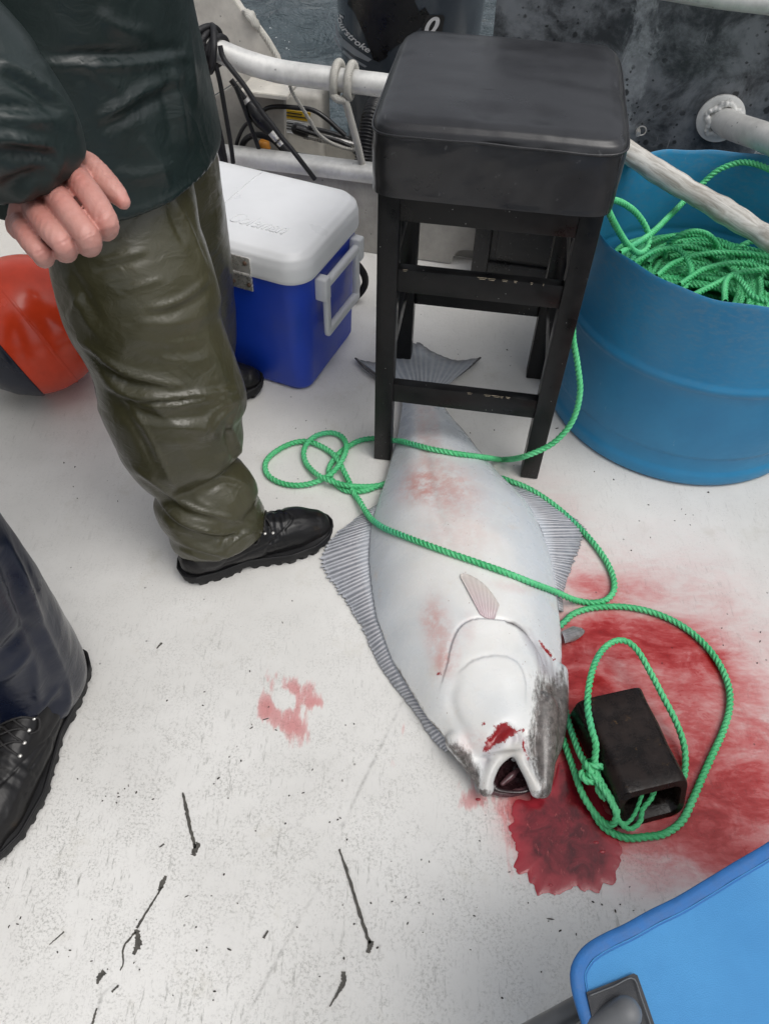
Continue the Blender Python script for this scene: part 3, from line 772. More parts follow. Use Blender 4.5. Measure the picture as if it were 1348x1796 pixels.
# weld bead, lumpy, round the tube
rail2 = empty('side_rail', fl, 'pale aluminium tube welded to a flange on the dark plate over the barrel', 'rail')
mesh('flange', V, grid_faces(len(prof), 40), M['alu'], parent=rail2, sharp=40)
T2 = [fl - BN * .004, fl - BN * .05 + BU * .02 + np.array([0, 0, .002]), aty(1350, 245, 1.80), aty(1470, 305, 1.60), np.array([1.235, 1.50, .47])]
tube('rail_tube', T2, .031, M['alu'], rail2, step=.012, k=28)
parts = []
for i in range(26):
    t = i / 26 * 6.283; rr = .037 + .003 * math.sin(5 * t) + rng.normal() * .0015
    parts.append(ball(fl - BN * (.021 + rng.uniform(0, .004)) + BU * (rr * math.cos(t) + .005) + np.array([0, 0, rr * math.sin(t)]), rng.uniform(.006, .009), 8))
me = union(parts, .002, 2); finish('weld_bead', me, M['alu'], rail2)
for (x, y) in ((1309, 252), (1325, 259)):
    p = aty(x, y, 1.84); 
T3 = [bpx(1150, -26, -.05), bpx(1250, -9, -.05), bpx(1350, 3, -.05), bpx(1520, 26, -.05), np.array([1.235, 1.80, .72])]
tr = empty('top_rail', T3[1], 'pale aluminium top rail crossing the upper right corner in front of dark plate', 'rail')
tube('rail_tube', T3, .0245, M['alu'], tr, step=.02, k=24)
# cleat pin on the plate
cl = empty('plate_pin', bpx(1122, 226, .028), 'small steel pin with a split ring on the dark plate beside the seat corner', 'pin')
c0 = bpx(1118, 228, .028)
tube('pin', [c0, c0 - BN * .03 + np.array([0, 0, .002])], .006, M['chrome'], cl, k=14, smooth_path=False)
tube('split_ring', [c0 - BN * .012 + BU * (.011 * math.cos(t) + .008) + np.array([0, 0, .011 * math.sin(t) + .004]) for t in np.linspace(0, 6.2, 20)], .0016, M['chrome'], cl, step=.002, k=6)

# ------------------------------------------------------------------ outboard engine
eng = empty('outboard_engine', (.03, 2.68, -.1), 'grey outboard engine cowling with black sticker and white lettering beyond the rail', 'engine')
ec = np.array([.030, 2.70])
rings = []
zl = np.linspace(.10, 1.08, 60)
for z in zl:
    t = np.clip((z - .22) / .6, 0, 1)
    w = .196 + .031 * (1 - (1 - t) ** 2.2); d2 = .17 + .10 * (1 - (1 - t) ** 2)
    top = np.clip((z - .86) / .22, 0, 1); w *= math.sqrt(max(.02, 1 - top ** 2.4)); d2 *= math.sqrt(max(.02, 1 - top ** 2.4))
    a = np.linspace(0, 2 * math.pi, 72, endpoint=False)
    ca, sa = np.cos(a), np.sin(a)
    x = np.sign(ca) * np.abs(ca) ** .62 * w; y = np.sign(sa) * np.abs(sa) ** .75 * d2
    rings.append(np.stack([ec[0] + x, ec[1] + y + .03 * (z - .5), np.full(72, z)], 1))
EV = np.concatenate(rings); EF = [tuple(f) for f in grid_faces(60, 72)] + [tuple(range(72))[::-1], tuple(range(59 * 72, 60 * 72))]
mesh('cowling', EV, EF, M['engine'], parent=eng, sharp=60)
box('midsection', (-.07, 2.56, -.6), (.12, 2.84, .12), M['engine'], eng, bev=.03, seg=4)
bt_e = BVHTree.FromPolygons([Vector(v) for v in EV], EF)
def hit(bt, px, py, off=0.0):
    d = Vector(ray(px, py)).normalized(); r = bt.ray_cast(Vector(CAM), d)
    if r[0] is None: return None
    return np.array(r[0]) + np.array(r[1]) * off
def decal(name, polys, bt, m, parent, off=.0015, fallback=2.5):
    """flat print laid on a curved surface: each outline is cut fine and wrapped"""
    bm = bmesh.new()
    for poly in polys:
        f = bm.faces.new([bm.verts.new((x, y, 0)) for x, y in poly])
    bmesh.ops.triangulate(bm, faces=bm.faces[:]); bmesh.ops.subdivide_edges(bm, edges=bm.edges[:], cuts=3, use_grid_fill=True)
    for v in bm.verts:
        p = hit(bt, v.co.x, v.co.y, off)
        v.co = Vector(p if p is not None else atd(v.co.x, v.co.y, fallback))
    bmesh.ops.recalc_face_normals(bm, faces=bm.faces[:])
    return bm_obj(name, bm, m, parent, sharp=80)
def text_mesh(txt, size=1.0, shear=0.0, bold=0.0, ext=0.0):
    cu = bpy.data.curves.new('t', 'FONT'); cu.body = txt; cu.size = size; cu.shear = shear; cu.offset = bold; cu.extrude = ext
    o = bpy.data.objects.new('t', cu); COL.objects.link(o)
    me = bpy.data.meshes.new_from_object(o.evaluated_get(bpy.context.evaluated_depsgraph_get()))
    bpy.data.objects.remove(o); bpy.data.curves.remove(cu); return me
def decal_text(name, txt, fn, bt, m, parent, off=.002, **k):
    me = text_mesh(txt, **k); bm = bmesh.new(); bm.from_mesh(me); bpy.data.meshes.remove(me)
    xs = [v.co.x for v in bm.verts]; x0, x1 = min(xs), max(xs)
    for v in bm.verts:
        q = fn((v.co.x - x0) / (x1 - x0), v.co.y)
        p = hit(bt, q[0], q[1], off); v.co = Vector(p if p is not None else atd(q[0], q[1], 2.45))
    return bm_obj(name, bm, m, parent, smooth=False)
decal('sticker', [[(612, -30), (611, 8), (622, 20), (640, 62), (655, 104), (664, 108), (679, 99), (679, 91), (716, 66), (756, 31), (745, 12), (735, 19), (727, 2), (727, -30)]], bt_e, M['engine_black'], eng, .003)
decal('stripe', [[(588, 34), (593, 52), (603, 68), (625, 86), (652, 104), (646, 108), (622, 97), (600, 80), (589, 62)]], bt_e, M['print_grey'], eng)
decal('pin_stripe', [[(586, 62), (598, 82), (618, 100), (644, 116), (640, 118), (615, 104), (596, 87), (585, 68)]], bt_e, M['print_grey'], eng)
sw = resample(np.array([(591, 26), (596, 45), (608, 62), (625, 78), (648, 94)], float), n=50)
def along(u, y):
    i = u * 48; k0 = int(i); p = sw[k0] + (sw[k0 + 1] - sw[k0]) * (i - k0); t = sw[min(k0 + 2, 49)] - sw[max(k0 - 1, 0)]; t = t / np.linalg.norm(t)
    return p + np.array([t[1], -t[0]]) * y * 15
decal_text('lettering', 'FOURSTROKE'.lower(), along, bt_e, M['print_white'], eng, bold=.02, shear=.2)
decal('numeral_outline', [[(737, 56), (748, 26), (776, 25), (779, 30), (774, 58)]], bt_e, M['print_black'], eng, .0035)
decal_text('numeral', '0', lambda u, y: (743 + u * 24 + y * 6, 58 - y * 42), bt_e, M['print_white'], eng, .0055, bold=.03, shear=.3)
# ------------------------------------------------------------------ stool
SO = np.array([-.007, 1.273, 0]); SX = np.array([.992, -.129, 0]); SX /= np.linalg.norm(SX); SY = np.array([-SX[1], SX[0], 0])
SM = frame(SX, SY, (0, 0, 1), SO)
stool = empty('bar_stool', SO + SX * .17 + SY * .18, 'black wooden bar stool with padded vinyl seat standing over the fish tail', 'stool')
SWd, SDp, hl = .342, .356, .0195
for a, b in ((0, 0), (SWd, 0), (0, SDp), (SWd, SDp)):
    box('leg', (a - hl, b - hl, 0), (a + hl, b + hl, .70), M['wood_black'], stool, SM, bev=.0022)
def rail_x(name, b, z0, z1, th=.011): box(name, (hl - .001, b - th, z0), (SWd - hl + .001, b + th, z1), M['wood_black'], stool, SM, bev=.0018)
def rail_y(name, a, z0, z1, th=.011): box(name, (a - th, hl - .001, z0), (a + th, SDp - hl + .001, z1), M['wood_black'], stool, SM, bev=.0018)
for z0, z1 in ((.456, .504), (.180, .229)):
    rail_x('stretcher', -.004, z0, z1); rail_x('stretcher', SDp + .004, z0, z1)
for z0, z1 in ((.468, .512), (.238, .282)):
    rail_y('stretcher', -.003, z0, z1); rail_y('stretcher', SWd + .003, z0, z1)
rail_x('apron', -.006, .60, .672); rail_x('apron', SDp + .006, .60, .672); rail_y('apron', -.006, .60, .672); rail_y('apron', SWd + .006, .60, .672)
def chips():
    """pale wood showing where the paint is knocked off the stretcher edges"""
    g = np.random.default_rng(17); parts = []
    for b, z, n in ((-.015, .504, 9), (-.015, .229, 6), (SDp - .007, .504, 1)):
        for _ in range(n):
            x = g.uniform(.03, SWd - .03) if g.random() < .5 else np.clip(g.normal(.20, .05), .03, SWd - .03); l = g.uniform(.0015, .011) * (2 if g.random() < .15 else 1); w = g.uniform(.0003, .0008)
            k = 7; a = np.linspace(0, 6.283, k, endpoint=False) + g.uniform(-.3, .3, k); rr = g.uniform(.6, 1.0, k)
            q = np.stack([x + np.cos(a) * l * rr, b + .0005 + np.abs(np.sin(a)) * 0 + np.sin(a) * w * rr + w * .5], 1)
            top = [SO + SX * u + SY * max(v, b + .0008) + np.array([0, 0, z + .0004]) for u, v in q]; bot = [p - np.array([0, 0, .0012]) for p in top]
            frt = [SO + SX * (x + dx) + SY * (b - .0004) + np.array([0, 0, z - .0022 - dz]) for dx, dz in ((-l * .6, -.0004), (l * .6, -.0003), (l * .3, g.uniform(.0002, .0009)), (-l * .4, g.uniform(.0, .0006)))]
            bk_ = [p + SY * .0012 for p in frt]
            parts.append((top + bot, [tuple(range(k))] + [(i, (i + 1) % k, k + (i + 1) % k, k + i) for i in range(k)]))
            parts.append((frt + bk_, [(0, 1, 2, 3)] + [(i, (i + 1) % 4, 4 + (i + 1) % 4, 4 + i) for i in range(4)]))
    V, Fc = join(parts); M['bare_wood'] = basic('bare_pale_wood', (.40, .34, .25), .6, var=.5, scale=120)
    mesh('paint_chips', V, Fc, M['bare_wood'], parent=stool, smooth=False, kind='stuff')
chips()
def cushion():
    x0, x1, y0, y1 = -.034, SWd + .034, -.036, SDp + .036
    n = 72; V = []; prof = [(-.05, .650), (.0, .650), (.0, .664), (.001, .700), (.0015, .735), (.0005, .752), (-.004, .763), (-.012, .770), (-.03, .774), (-.06, .776), (-.10, .7775), (-.15, .778)]
    cx, cy = (x0 + x1) / 2, (y0 + y1) / 2
    prof2 = []
    for i in range(len(prof) - 1):
        for t in np.linspace(0, 1, 4, endpoint=False): prof2.append(tuple(np.array(prof[i]) * (1 - t) + np.array(prof[i + 1]) * t))
    prof2.append(prof[-1]); k = 200
    a = np.linspace(0, 2 * math.pi, k, endpoint=False)
    for inset, z in prof2:
        hx, hy = (x1 - x0) / 2 + inset, (y1 - y0) / 2 + inset
        rad = max(.004, .020 + inset * .3)
        # rounded rectangle by angle
        c, s = np.cos(a), np.sin(a); p = 11.0
        r = (np.abs(c / hx) ** p + np.abs(s / hy) ** p) ** (-1 / p)
        V.append(np.stack([cx + r * c, cy + r * s, np.full(k, z)], 1))
    V = np.concatenate(V)
    P = V @ np.array([[SX[0], SX[1], 0], [SY[0], SY[1], 0], [0, 0, 1]]) + SO
    wr = vnoise(P, 6, 21, 3); amp = np.where(V[:, 2] > .75, .0016, .0010); P = P + np.stack([np.zeros(len(P)), np.zeros(len(P)), wr * amp], 1)
    side = (V[:, 2] < .755) & (V[:, 2] > .655)
    out = P - (SO + SX * cx + SY * cy); out[:, 2] = 0; out /= np.linalg.norm(out, axis=1)[:, None] + 1e-9
    P += out * (side * .0018 * vnoise(P * np.array([1, 1, 2.0]), 9, 23, 3))[:, None]
    Fc = [tuple(f) for f in grid_faces(len(prof2), k)] + [tuple(range((len(prof2) - 1) * k, len(prof2) * k))]
    # two shallow dents near the front of the top
    for dx, dy, dr, dh in ((.155, .030, .030, -.004), (.235, .034, .026, -.004), (.10, .20, .09, -.002)):
        w = SO + SX * dx + SY * dy; d = np.hypot(P[:, 0] - w[0], P[:, 1] - w[1]); P[:, 2] += dh * np.exp(-(d / dr) ** 2) * (V[:, 2] > .74)
    s_ = mesh('seat', P, Fc, M['vinyl'], parent=stool, sharp=70)
    # welt seams round the top edge and down the corners
    def ring(inset, z):
        hx, hy = (x1 - x0) / 2 + inset, (y1 - y0) / 2 + inset; c, s = np.cos(a), np.sin(a); r = (np.abs(c / hx) ** 11 + np.abs(s / hy) ** 11) ** (-1 / 11)
        return SO + (cx + r * c)[:, None] * SX + (cy + r * s)[:, None] * SY + np.array([0, 0, z])
    L = ring(.0005, .7535); L[:, 2] += .0012 * vnoise(L, 7, 33, 2)
    V2, F2 = tube_data(np.concatenate([L, L[:2]]), .0021, 8, False); mesh('seam', V2, F2, M['vinyl'], parent=s_)
    for sx in (x0, x1):
        for sy in (y0, y1):
            ox, oy = (.0126 if sx == x0 else -.0126), (.0132 if sy == y0 else -.0132)
            V2, F2 = tube_data([SO + SX * (sx + ox) + SY * (sy + oy) + np.array([0, 0, z]) for z in np.linspace(.652, .7535, 8)], .0019, 8); mesh('seam', V2, F2, M['vinyl'], parent=s_)
cushion()

# black hatch door standing against the bulkhead
hd = empty('hatch_door', bk(.46, -.04, 0), 'worn black panelled hatch door leaning on the bulkhead behind the stool', 'door')
HM = frame(BU, BN, (0, 0, 1), BO)
for lo, hi in (((.298, -.055, .003), (.345, -.025, .33)), ((.70, -.055, .003), (.75, -.025, .33)), ((.345, -.055, .003), (.70, -.025, .055)), ((.345, -.055, .285), (.70, -.025, .33))):
    box('frame_rail', lo, hi, M['black_door'], hd, HM, bev=.004)
box('door_panel', (.345, -.046, .055), (.70, -.028, .285), M['black_door'], hd, HM, bev=.002)
box('panel_field', (.362, -.052, .072), (.684, -.045, .27), M['black_door'], hd, HM, bev=.004)

# ------------------------------------------------------------------ cooler
CO = np.array([-.1955, 1.455, 0]); cang = math.atan2(.27, .108)
CX = np.array([math.cos(cang), math.sin(cang), 0]); CY = np.array([-CX[1], CX[0], 0])   # CX along the handle side, CY along the long side to the left
CM = frame(CX, CY, (0, 0, 1), CO)
cool = empty('cooler', CO + CX * .15 + CY * .28, 'blue and white picnic cooler with a folded side handle behind the green trousers', 'cooler')
CL, CW, CH = .322, .56, .334
def rrect(hx, hy, r, k=12):
    P = []
    for cx, cy, a0 in ((hx - r, hy - r, 0), (-hx + r, hy - r, 90), (-hx + r, -hy + r, 180), (hx - r, -hy + r, 270)):
        for a in np.linspace(a0, a0 + 90, k): P.append((cx + r * math.cos(R_(a)), cy + r * math.sin(R_(a))))
    return np.array(P)
def rr_stack(levels, M4, cx, cy, capb=True, capt=True):
    """stack of rounded rectangles: (half x, half y, corner radius, z)"""
    V = []; 
    for hx, hy, r, z in levels:
        q = rrect(hx, hy, r); V.append(np.stack([q[:, 0] + cx, q[:, 1] + cy, np.full(len(q), z)], 1))
    k = len(V[0]); V = np.concatenate(V)
    A = np.array(M4); P = V @ A[:3, :3].T + A[:3, 3]
    Fc = [tuple(f) for f in grid_faces(len(levels), k)]
    if capb: Fc.append(tuple(range(k))[::-1])
    if capt: Fc.append(tuple(range((len(levels) - 1) * k, len(levels) * k)))
    return P, Fc
hx, hy = CL / 2, CW / 2
lv = [(hx - .030, hy - .030, .030, .0), (hx - .020, hy - .020, .036, .004), (hx - .014, hy - .014, .04, .016), (hx - .010, hy - .010, .045, .12), (hx - .006, hy - .006, .05, .23), (hx, hy, .055, CH - .006), (hx, hy, .055, CH)]
P, Fc = rr_stack(lv, CM, hx, hy); mesh('body', P, Fc, M['cooler_blue'], parent=cool, sharp=45)
# lid, crowned, deeper at the rim
lv = [(hx - .002, hy - .002, .055, CH - .012), (hx + .006, hy + .006, .060, CH - .012), (hx + .008, hy + .008, .062, CH - .006), (hx + .008, hy + .008, .062, CH + .026), (hx + .004, hy + .004, .06, CH + .044), (hx - .008, hy - .008, .05, CH + .056), (hx - .025, hy - .025, .04, CH + .062), (hx - .06, hy - .06, .03, CH + .066), (hx - .10, hy - .10, .02, CH + .068)]
lvl = []
for i in range(len(lv) - 1):
    for t in np.linspace(0, 1, 4, endpoint=False): lvl.append(tuple(np.array(lv[i]) * (1 - t) + np.array(lv[i + 1]) * t))
lvl.append(lv[-1])
P, Fc = rr_stack(lvl, CM, hx, hy); lid = mesh('lid', P, Fc, M['cooler_white'], parent=cool, sharp=45)
LT = CH + .0678
V = [CO + CX * (x) + CY * .255 + np.array([0, 0, z]) for x, z in zip(np.linspace(.03, CL - .03, 12), np.interp(np.linspace(.03, CL - .03, 12), [.0, .06, .1, .22, .26, .322], [.060, .0665, .068, .068, .0665, .060]) + CH + .0005)]
V2, F2 = tube_data(V, .0011, 6); mesh('lid_seam', V2, F2, M['handle'], parent=lid)
# raised script moulded into the lid
tm = text_mesh('Coleman', size=.062, shear=.45, bold=.0006, ext=.0012)
for v in tm.vertices:
    q = CO + CX * (.062 + v.co.y * .95) + CY * (.215 - v.co.x * .62) + np.array([0, 0, LT - .0005 + v.co.z]); v.co = q
finish('raised_script', tm, M['cooler_white'], lid, smooth=False)
# drop handle on the short side (the face y = 0 of the cooler frame)
def cbox(lo, hi, bev=.003): 
    bm = bmesh.new(); add_box(bm, lo, hi, CM, bev, 3); return bm
hnd = bm_obj('handle', cbox((.075, -.024, .276), (.258, -.006, .298), .007), M['handle'], cool)
bm = bmesh.new()
add_box(bm, (.075, -.022, .152), (.095, -.008, .290), CM, .005, 3); add_box(bm, (.238, -.022, .152), (.258, -.008, .290), CM, .005, 3); add_box(bm, (.077, -.0235, .145), (.256, -.007, .169), CM, .006, 3)
bm_obj('grip', bm, M['handle'], hnd)
for x in (.062, .248):
    bm_obj('handle_mount', cbox((x, -.027, .252), (x + .026, -.002 + .006, .311), .005), M['handle'], cool)
# steel hinge plate over the lid joint on the long side (the face x = 0)
for yy in (.152, .42):
    hg = bm_obj('hinge', cbox((-.0115, yy - .032, CH - .002), (-.0085, yy + .032, CH + .036), .001), M['chrome'], cool)
    bm_obj('hinge_leaf', cbox((-.0055, yy - .028, CH - .052), (-.0005, yy + .028, CH - .013), .001), M['chrome'], hg)
    V2, F2 = tube_data([CO + CX * -.009 + CY * (yy + t) + np.array([0, 0, CH - .008]) for t in (-.030, .030)], .0055, 14); mesh('hinge_pin', V2, F2, M['chrome'], parent=hg, sharp=40)
    for dy in (-.020, .020):
        for zz, ox in ((CH + .022, -.0118), (CH - .036, -.006)):
            V2, F2 = ball(CO + CX * ox + CY * (yy + dy) + np.array([0, 0, zz]), .0052, 12); mesh('screw', V2, F2, M['rust'], parent=hg)
# trolley wheel glimpsed behind the cooler
wc = aty(628, 420, 1.86)
wl = empty('trolley_wheel', (wc[0], wc[1], 0), 'white hub and black tyre peeking out behind the blue cooler', 'wheel')
wx = wc[0] - .058
V, Fc = lathe_data([(.0, -.015), (.050, -.016), (.060, -.012), (.064, 0), (.060, .012), (.05, .016), (.0, .015)], 40)
mesh('hub', np.stack([V[:, 0] + wx, V[:, 2] + wc[1], V[:, 1] + .074], 1), Fc, M['handle'], parent=wl)
V, Fc = lathe_data([(.056, -.010), (.068, -.016), (.074, 0), (.068, .016), (.056, .010)], 40)
mesh('tyre', np.stack([V[:, 0] + wx + .012, V[:, 2] + wc[1] + .018, V[:, 1] + .070], 1), Fc, M['sole'], parent=wl)

# ------------------------------------------------------------------ barrel
BC = np.array([.727, 1.520, 0]); BR, BH = .3195, .481
drum = empty('barrel', BC, 'cut-down blue plastic barrel full of green rope beside the stool', 'barrel')
prof = [(.0, .006), (.28, .006), (.300, .004), (.314, .001), (.3205, .006), (.3225, .016), (.3215, .030), (.3195, .036), (.3165, .040), (.3150, .046), (.3150, .078), (.3158, .083), (.3185, .087), (.3195, .094), (.3200, .15), (.3203, .24), (.3205, .262), (.3225, .268), (.3255, .273), (.3268, .279), (.3255, .285), (.3220, .290), (.3200, .298), (.3196, .38), (.3192, .470), (.3188, .4795), (.3175, .4808), (.3162, .4795),
        (.3150, .470), (.3150, .30), (.3160, .285), (.3180, .279), (.3160, .273), (.3148, .26), (.3140, .05), (.31, .02), (.0, .012)]
V, Fc = lathe_data(prof, 128, BC)
a = np.arctan2(V[:, 1] - BC[1], V[:, 0] - BC[0]); f = np.clip(V[:, 2] / .48, 0, 1) ** 2
rr = 1 + f * (.006 * np.cos(2 * a + .6) + .003 * np.cos(3 * a)); V[:, 0] = BC[0] + (V[:, 0] - BC[0]) * rr; V[:, 1] = BC[1] + (V[:, 1] - BC[1]) * rr
V[:, 2] += np.where(V[:, 2] > .465, .0022 * np.sin(7 * a) + .0015 * np.sin(17 * a + 1), 0)
mesh('drum_wall', V, Fc, M['barrel'], parent=drum, sharp=60)

# coiled rope heaped in the barrel
RR = .0072
def coil_heap():
    parts = []; g = np.random.default_rng(5)
    def inside(P):
        d = P[:, :2] - BC[:2]; r = np.linalg.norm(d, axis=1); m = .300
        k = np.where(r > m, m / r, 1); P[:, :2] = BC[:2] + d * k[:, None]; return P
    def ringpts(c, R0, el, an, a0, turn, z0, n, wob):
        t = np.linspace(0, 1, n); aa = a0 + t * turn; R1 = R0 * (1 + wob[0] * np.sin(2 * aa + wob[1]) + wob[2] * np.sin(3 * aa + wob[3]))
        x = np.cos(aa) * R1; y = np.sin(aa) * R1 * el
        X = c[0] + x * math.cos(an) - y * math.sin(an); Y = c[1] + x * math.sin(an) + y * math.cos(an)
        return X, Y, aa, z0
    for b_ in range(13):                       # bundles of strands that lie side by side
        lay = b_ / 13
        c = BC[:2] + g.normal(size=2) * .05; R0 = g.uniform(.12, .26); el = g.uniform(.6, 1.0); an = g.uniform(0, 3.14); a0 = g.uniform(0, 6.28)
        wob = (g.normal() * .06, g.uniform(0, 6), g.normal() * .04, g.uniform(0, 6)); ph = g.uniform(0, 6.28)
        for j in range(g.integers(4, 7)):
            X, Y, aa, _ = ringpts(c + g.normal(size=2) * .004, R0 + j * .0135 + g.normal() * .003, el, an, a0 + g.normal() * .3, g.uniform(.6, 1.05) * 6.28, 0, 18, wob)
            r = np.hypot(X - BC[0], Y - BC[1])
            z = .225 + .062 * lay + .030 * np.clip(1 - r / .3, 0, 1) + .012 * np.sin(aa + ph) + .004 * np.sin(3 * aa + j) + g.normal() * .003 + .002 * j
            parts.append(rope_data(inside(np.stack([X, Y, z], 1)), RR, step=.0034))
    def loop(pts): parts.append(rope_data(np.array(pts), RR, step=.0030))
    def B_(px, py, y): return aty(px, py, y)
    loop([B_(1058, 340, 1.40), B_(1063, 363, 1.40), B_(1081, 400, 1.43), B_(1102, 432, 1.47), B_(1120, 444, 1.50), B_(1134, 434, 1.53), B_(1136, 410, 1.55), B_(1120, 380, 1.55), B_(1099, 361, 1.53), B_(1076, 351, 1.50), B_(1050, 352, 1.47)])
    loop([B_(1085, 445, 1.42), B_(1096, 438, 1.46), B_(1138, 412, 1.55), B_(1174, 378, 1.66), B_(1202, 350, 1.74), B_(1231, 322, 1.79), B_(1256, 300, 1.80), B_(1291, 286, 1.80), B_(1316, 286, 1.78), B_(1348, 297, 1.74), B_(1400, 330, 1.66), B_(1440, 380, 1.58)])
    def zl(L, z): return [atz(x, y, z_) for (x, y), z_ in zip(L, z if isinstance(z, (list, tuple)) else [z] * len(L))]
    loop(zl([(1164, 452), (1172, 428), (1192, 412), (1220, 406), (1245, 415), (1266, 445)], [.29, .33, .36, .36, .34, .29]))
    loop(zl([(1270, 458), (1295, 434), (1316, 424), (1350, 420), (1400, 432)], [.29, .33, .34, .34, .32]))
    loop(zl([(1110, 462), (1150, 440), (1185, 436), (1203, 452), (1212, 480), (1195, 512)], [.33, .33, .33, .33, .33, .32]))
    loop(zl([(1150, 485), (1180, 462), (1230, 446), (1300, 444), (1370, 455)], .325))
    loop(zl([(1190, 500), (1240, 470), (1300, 462), (1370, 480)], .335))
    loop(zl([(1215, 518), (1250, 500), (1300, 478), (1380, 470)], .335))
    loop(zl([(1270, 530), (1272, 495), (1285, 482), (1300, 495), (1320, 520), (1345, 530)], .34))
    V = []; Fs = []; U = []; n = 0
    for v, f, u in parts: V.append(v); Fs.append(f + n); U.append(u); n += len(v)
    heap = empty('rope_coil', BC + np.array([0, 0, .3]), 'heap of coiled green rope filling the blue barrel', 'rope')
    mesh('coils', np.concatenate(V), np.concatenate(Fs), M['rope'], parent=heap, uv=np.concatenate(U))
    r = np.linspace(0, .298, 14); pr = [(x + 1e-4, .215 + .025 * (1 - x / .3)) for x in r]
    V, Fc = lathe_data(pr[::-1], 60, BC); V[:, 2] += .008 * vnoise(V, 14, 9, 3)
    mesh('lower_coils', V, Fc, M['rope'], parent=heap, uv=V[:, :2] * 30)
coil_heap()

# weathered pole lying across the barrel
PP = [aty(1040, 222, 1.83), aty(1108, 272, 1.76), aty(1180, 318, 1.69), aty(1265, 368, 1.61), aty(1330, 408, 1.55), aty(1348, 420, 1.53), aty(1400, 452, 1.49)]
pl = empty('wooden_pole', PP[3], 'grey weathered wooden pole lying across the mouth of the blue barrel', 'pole')
Pq = resample(PP, .008); V, Fc = tube_data(Pq, .0245 + .0012 * np.sin(np.arange(len(Pq)) * .31) + .0008 * np.sin(np.arange(len(Pq)) * .9), 28)
V += .0011 * vnoise(V, 18, 12, 3)[:, None] * np.array([.3, .3, 1])
dirp = Vector(PP[-1] - PP[0]).normalized()
qm = dirp.to_track_quat('X', 'Z').to_matrix().to_4x4(); qm.translation = Vector(PP[3])
po = mesh('shaft', (np.linalg.inv(np.array(qm)) @ np.c_[V, np.ones(len(V))].T).T[:, :3], Fc, M['driftwood'], world=False, sharp=60)
po.matrix_world = qm; po.parent = pl; bpy.context.view_layer.update(); po.matrix_parent_inverse = pl.matrix_world.inverted()
# ------------------------------------------------------------------ halibut
def poly_in(Q, poly, soft=6.0):
    """soft inside mask of a polygon"""
    P = np.asarray(poly, float); ins = np.zeros(len(Q), bool); j = len(P) - 1
    for i in range(len(P)):
        c = ((P[i, 1] > Q[:, 1]) != (P[j, 1] > Q[:, 1])) & (Q[:, 0] < (P[j, 0] - P[i, 0]) * (Q[:, 1] - P[i, 1]) / (P[j, 1] - P[i, 1] + 1e-12) + P[i, 0])
        ins ^= c; j = i
    d, _, _ = seg_dist(Q, np.concatenate([P, P[:1]]))
    return np.clip(.5 + np.where(ins, d, -d) / (2 * soft), 0, 1)
FE = [((708, 676), (768, 674), .014, .012), ((706, 692), (770, 690), .016, .018), ((703, 722), (783, 720), .018, .028), ((697, 758), (815, 757), .022, .042), ((688, 795), (846, 797), .026, .058), ((676, 838), (880, 836), .028, .072),
      ((661, 882), (924, 883), .030, .084), ((650, 927), (948, 927), .030, .092), ((646, 975), (963, 972), .030, .097), ((650, 1025), (971, 1015), .030, .099), ((658, 1076), (978, 1059), .030, .099),
      ((669, 1109), (983, 1105), .030, .097), ((685, 1155), (985, 1151), .031, .094), ((714, 1205), (983, 1195), .032, .088), ((748, 1259), (980, 1240), .032, .078), ((785, 1302), (974, 1290), .032, .064), ((812, 1338), (966, 1325), .032, .046)]
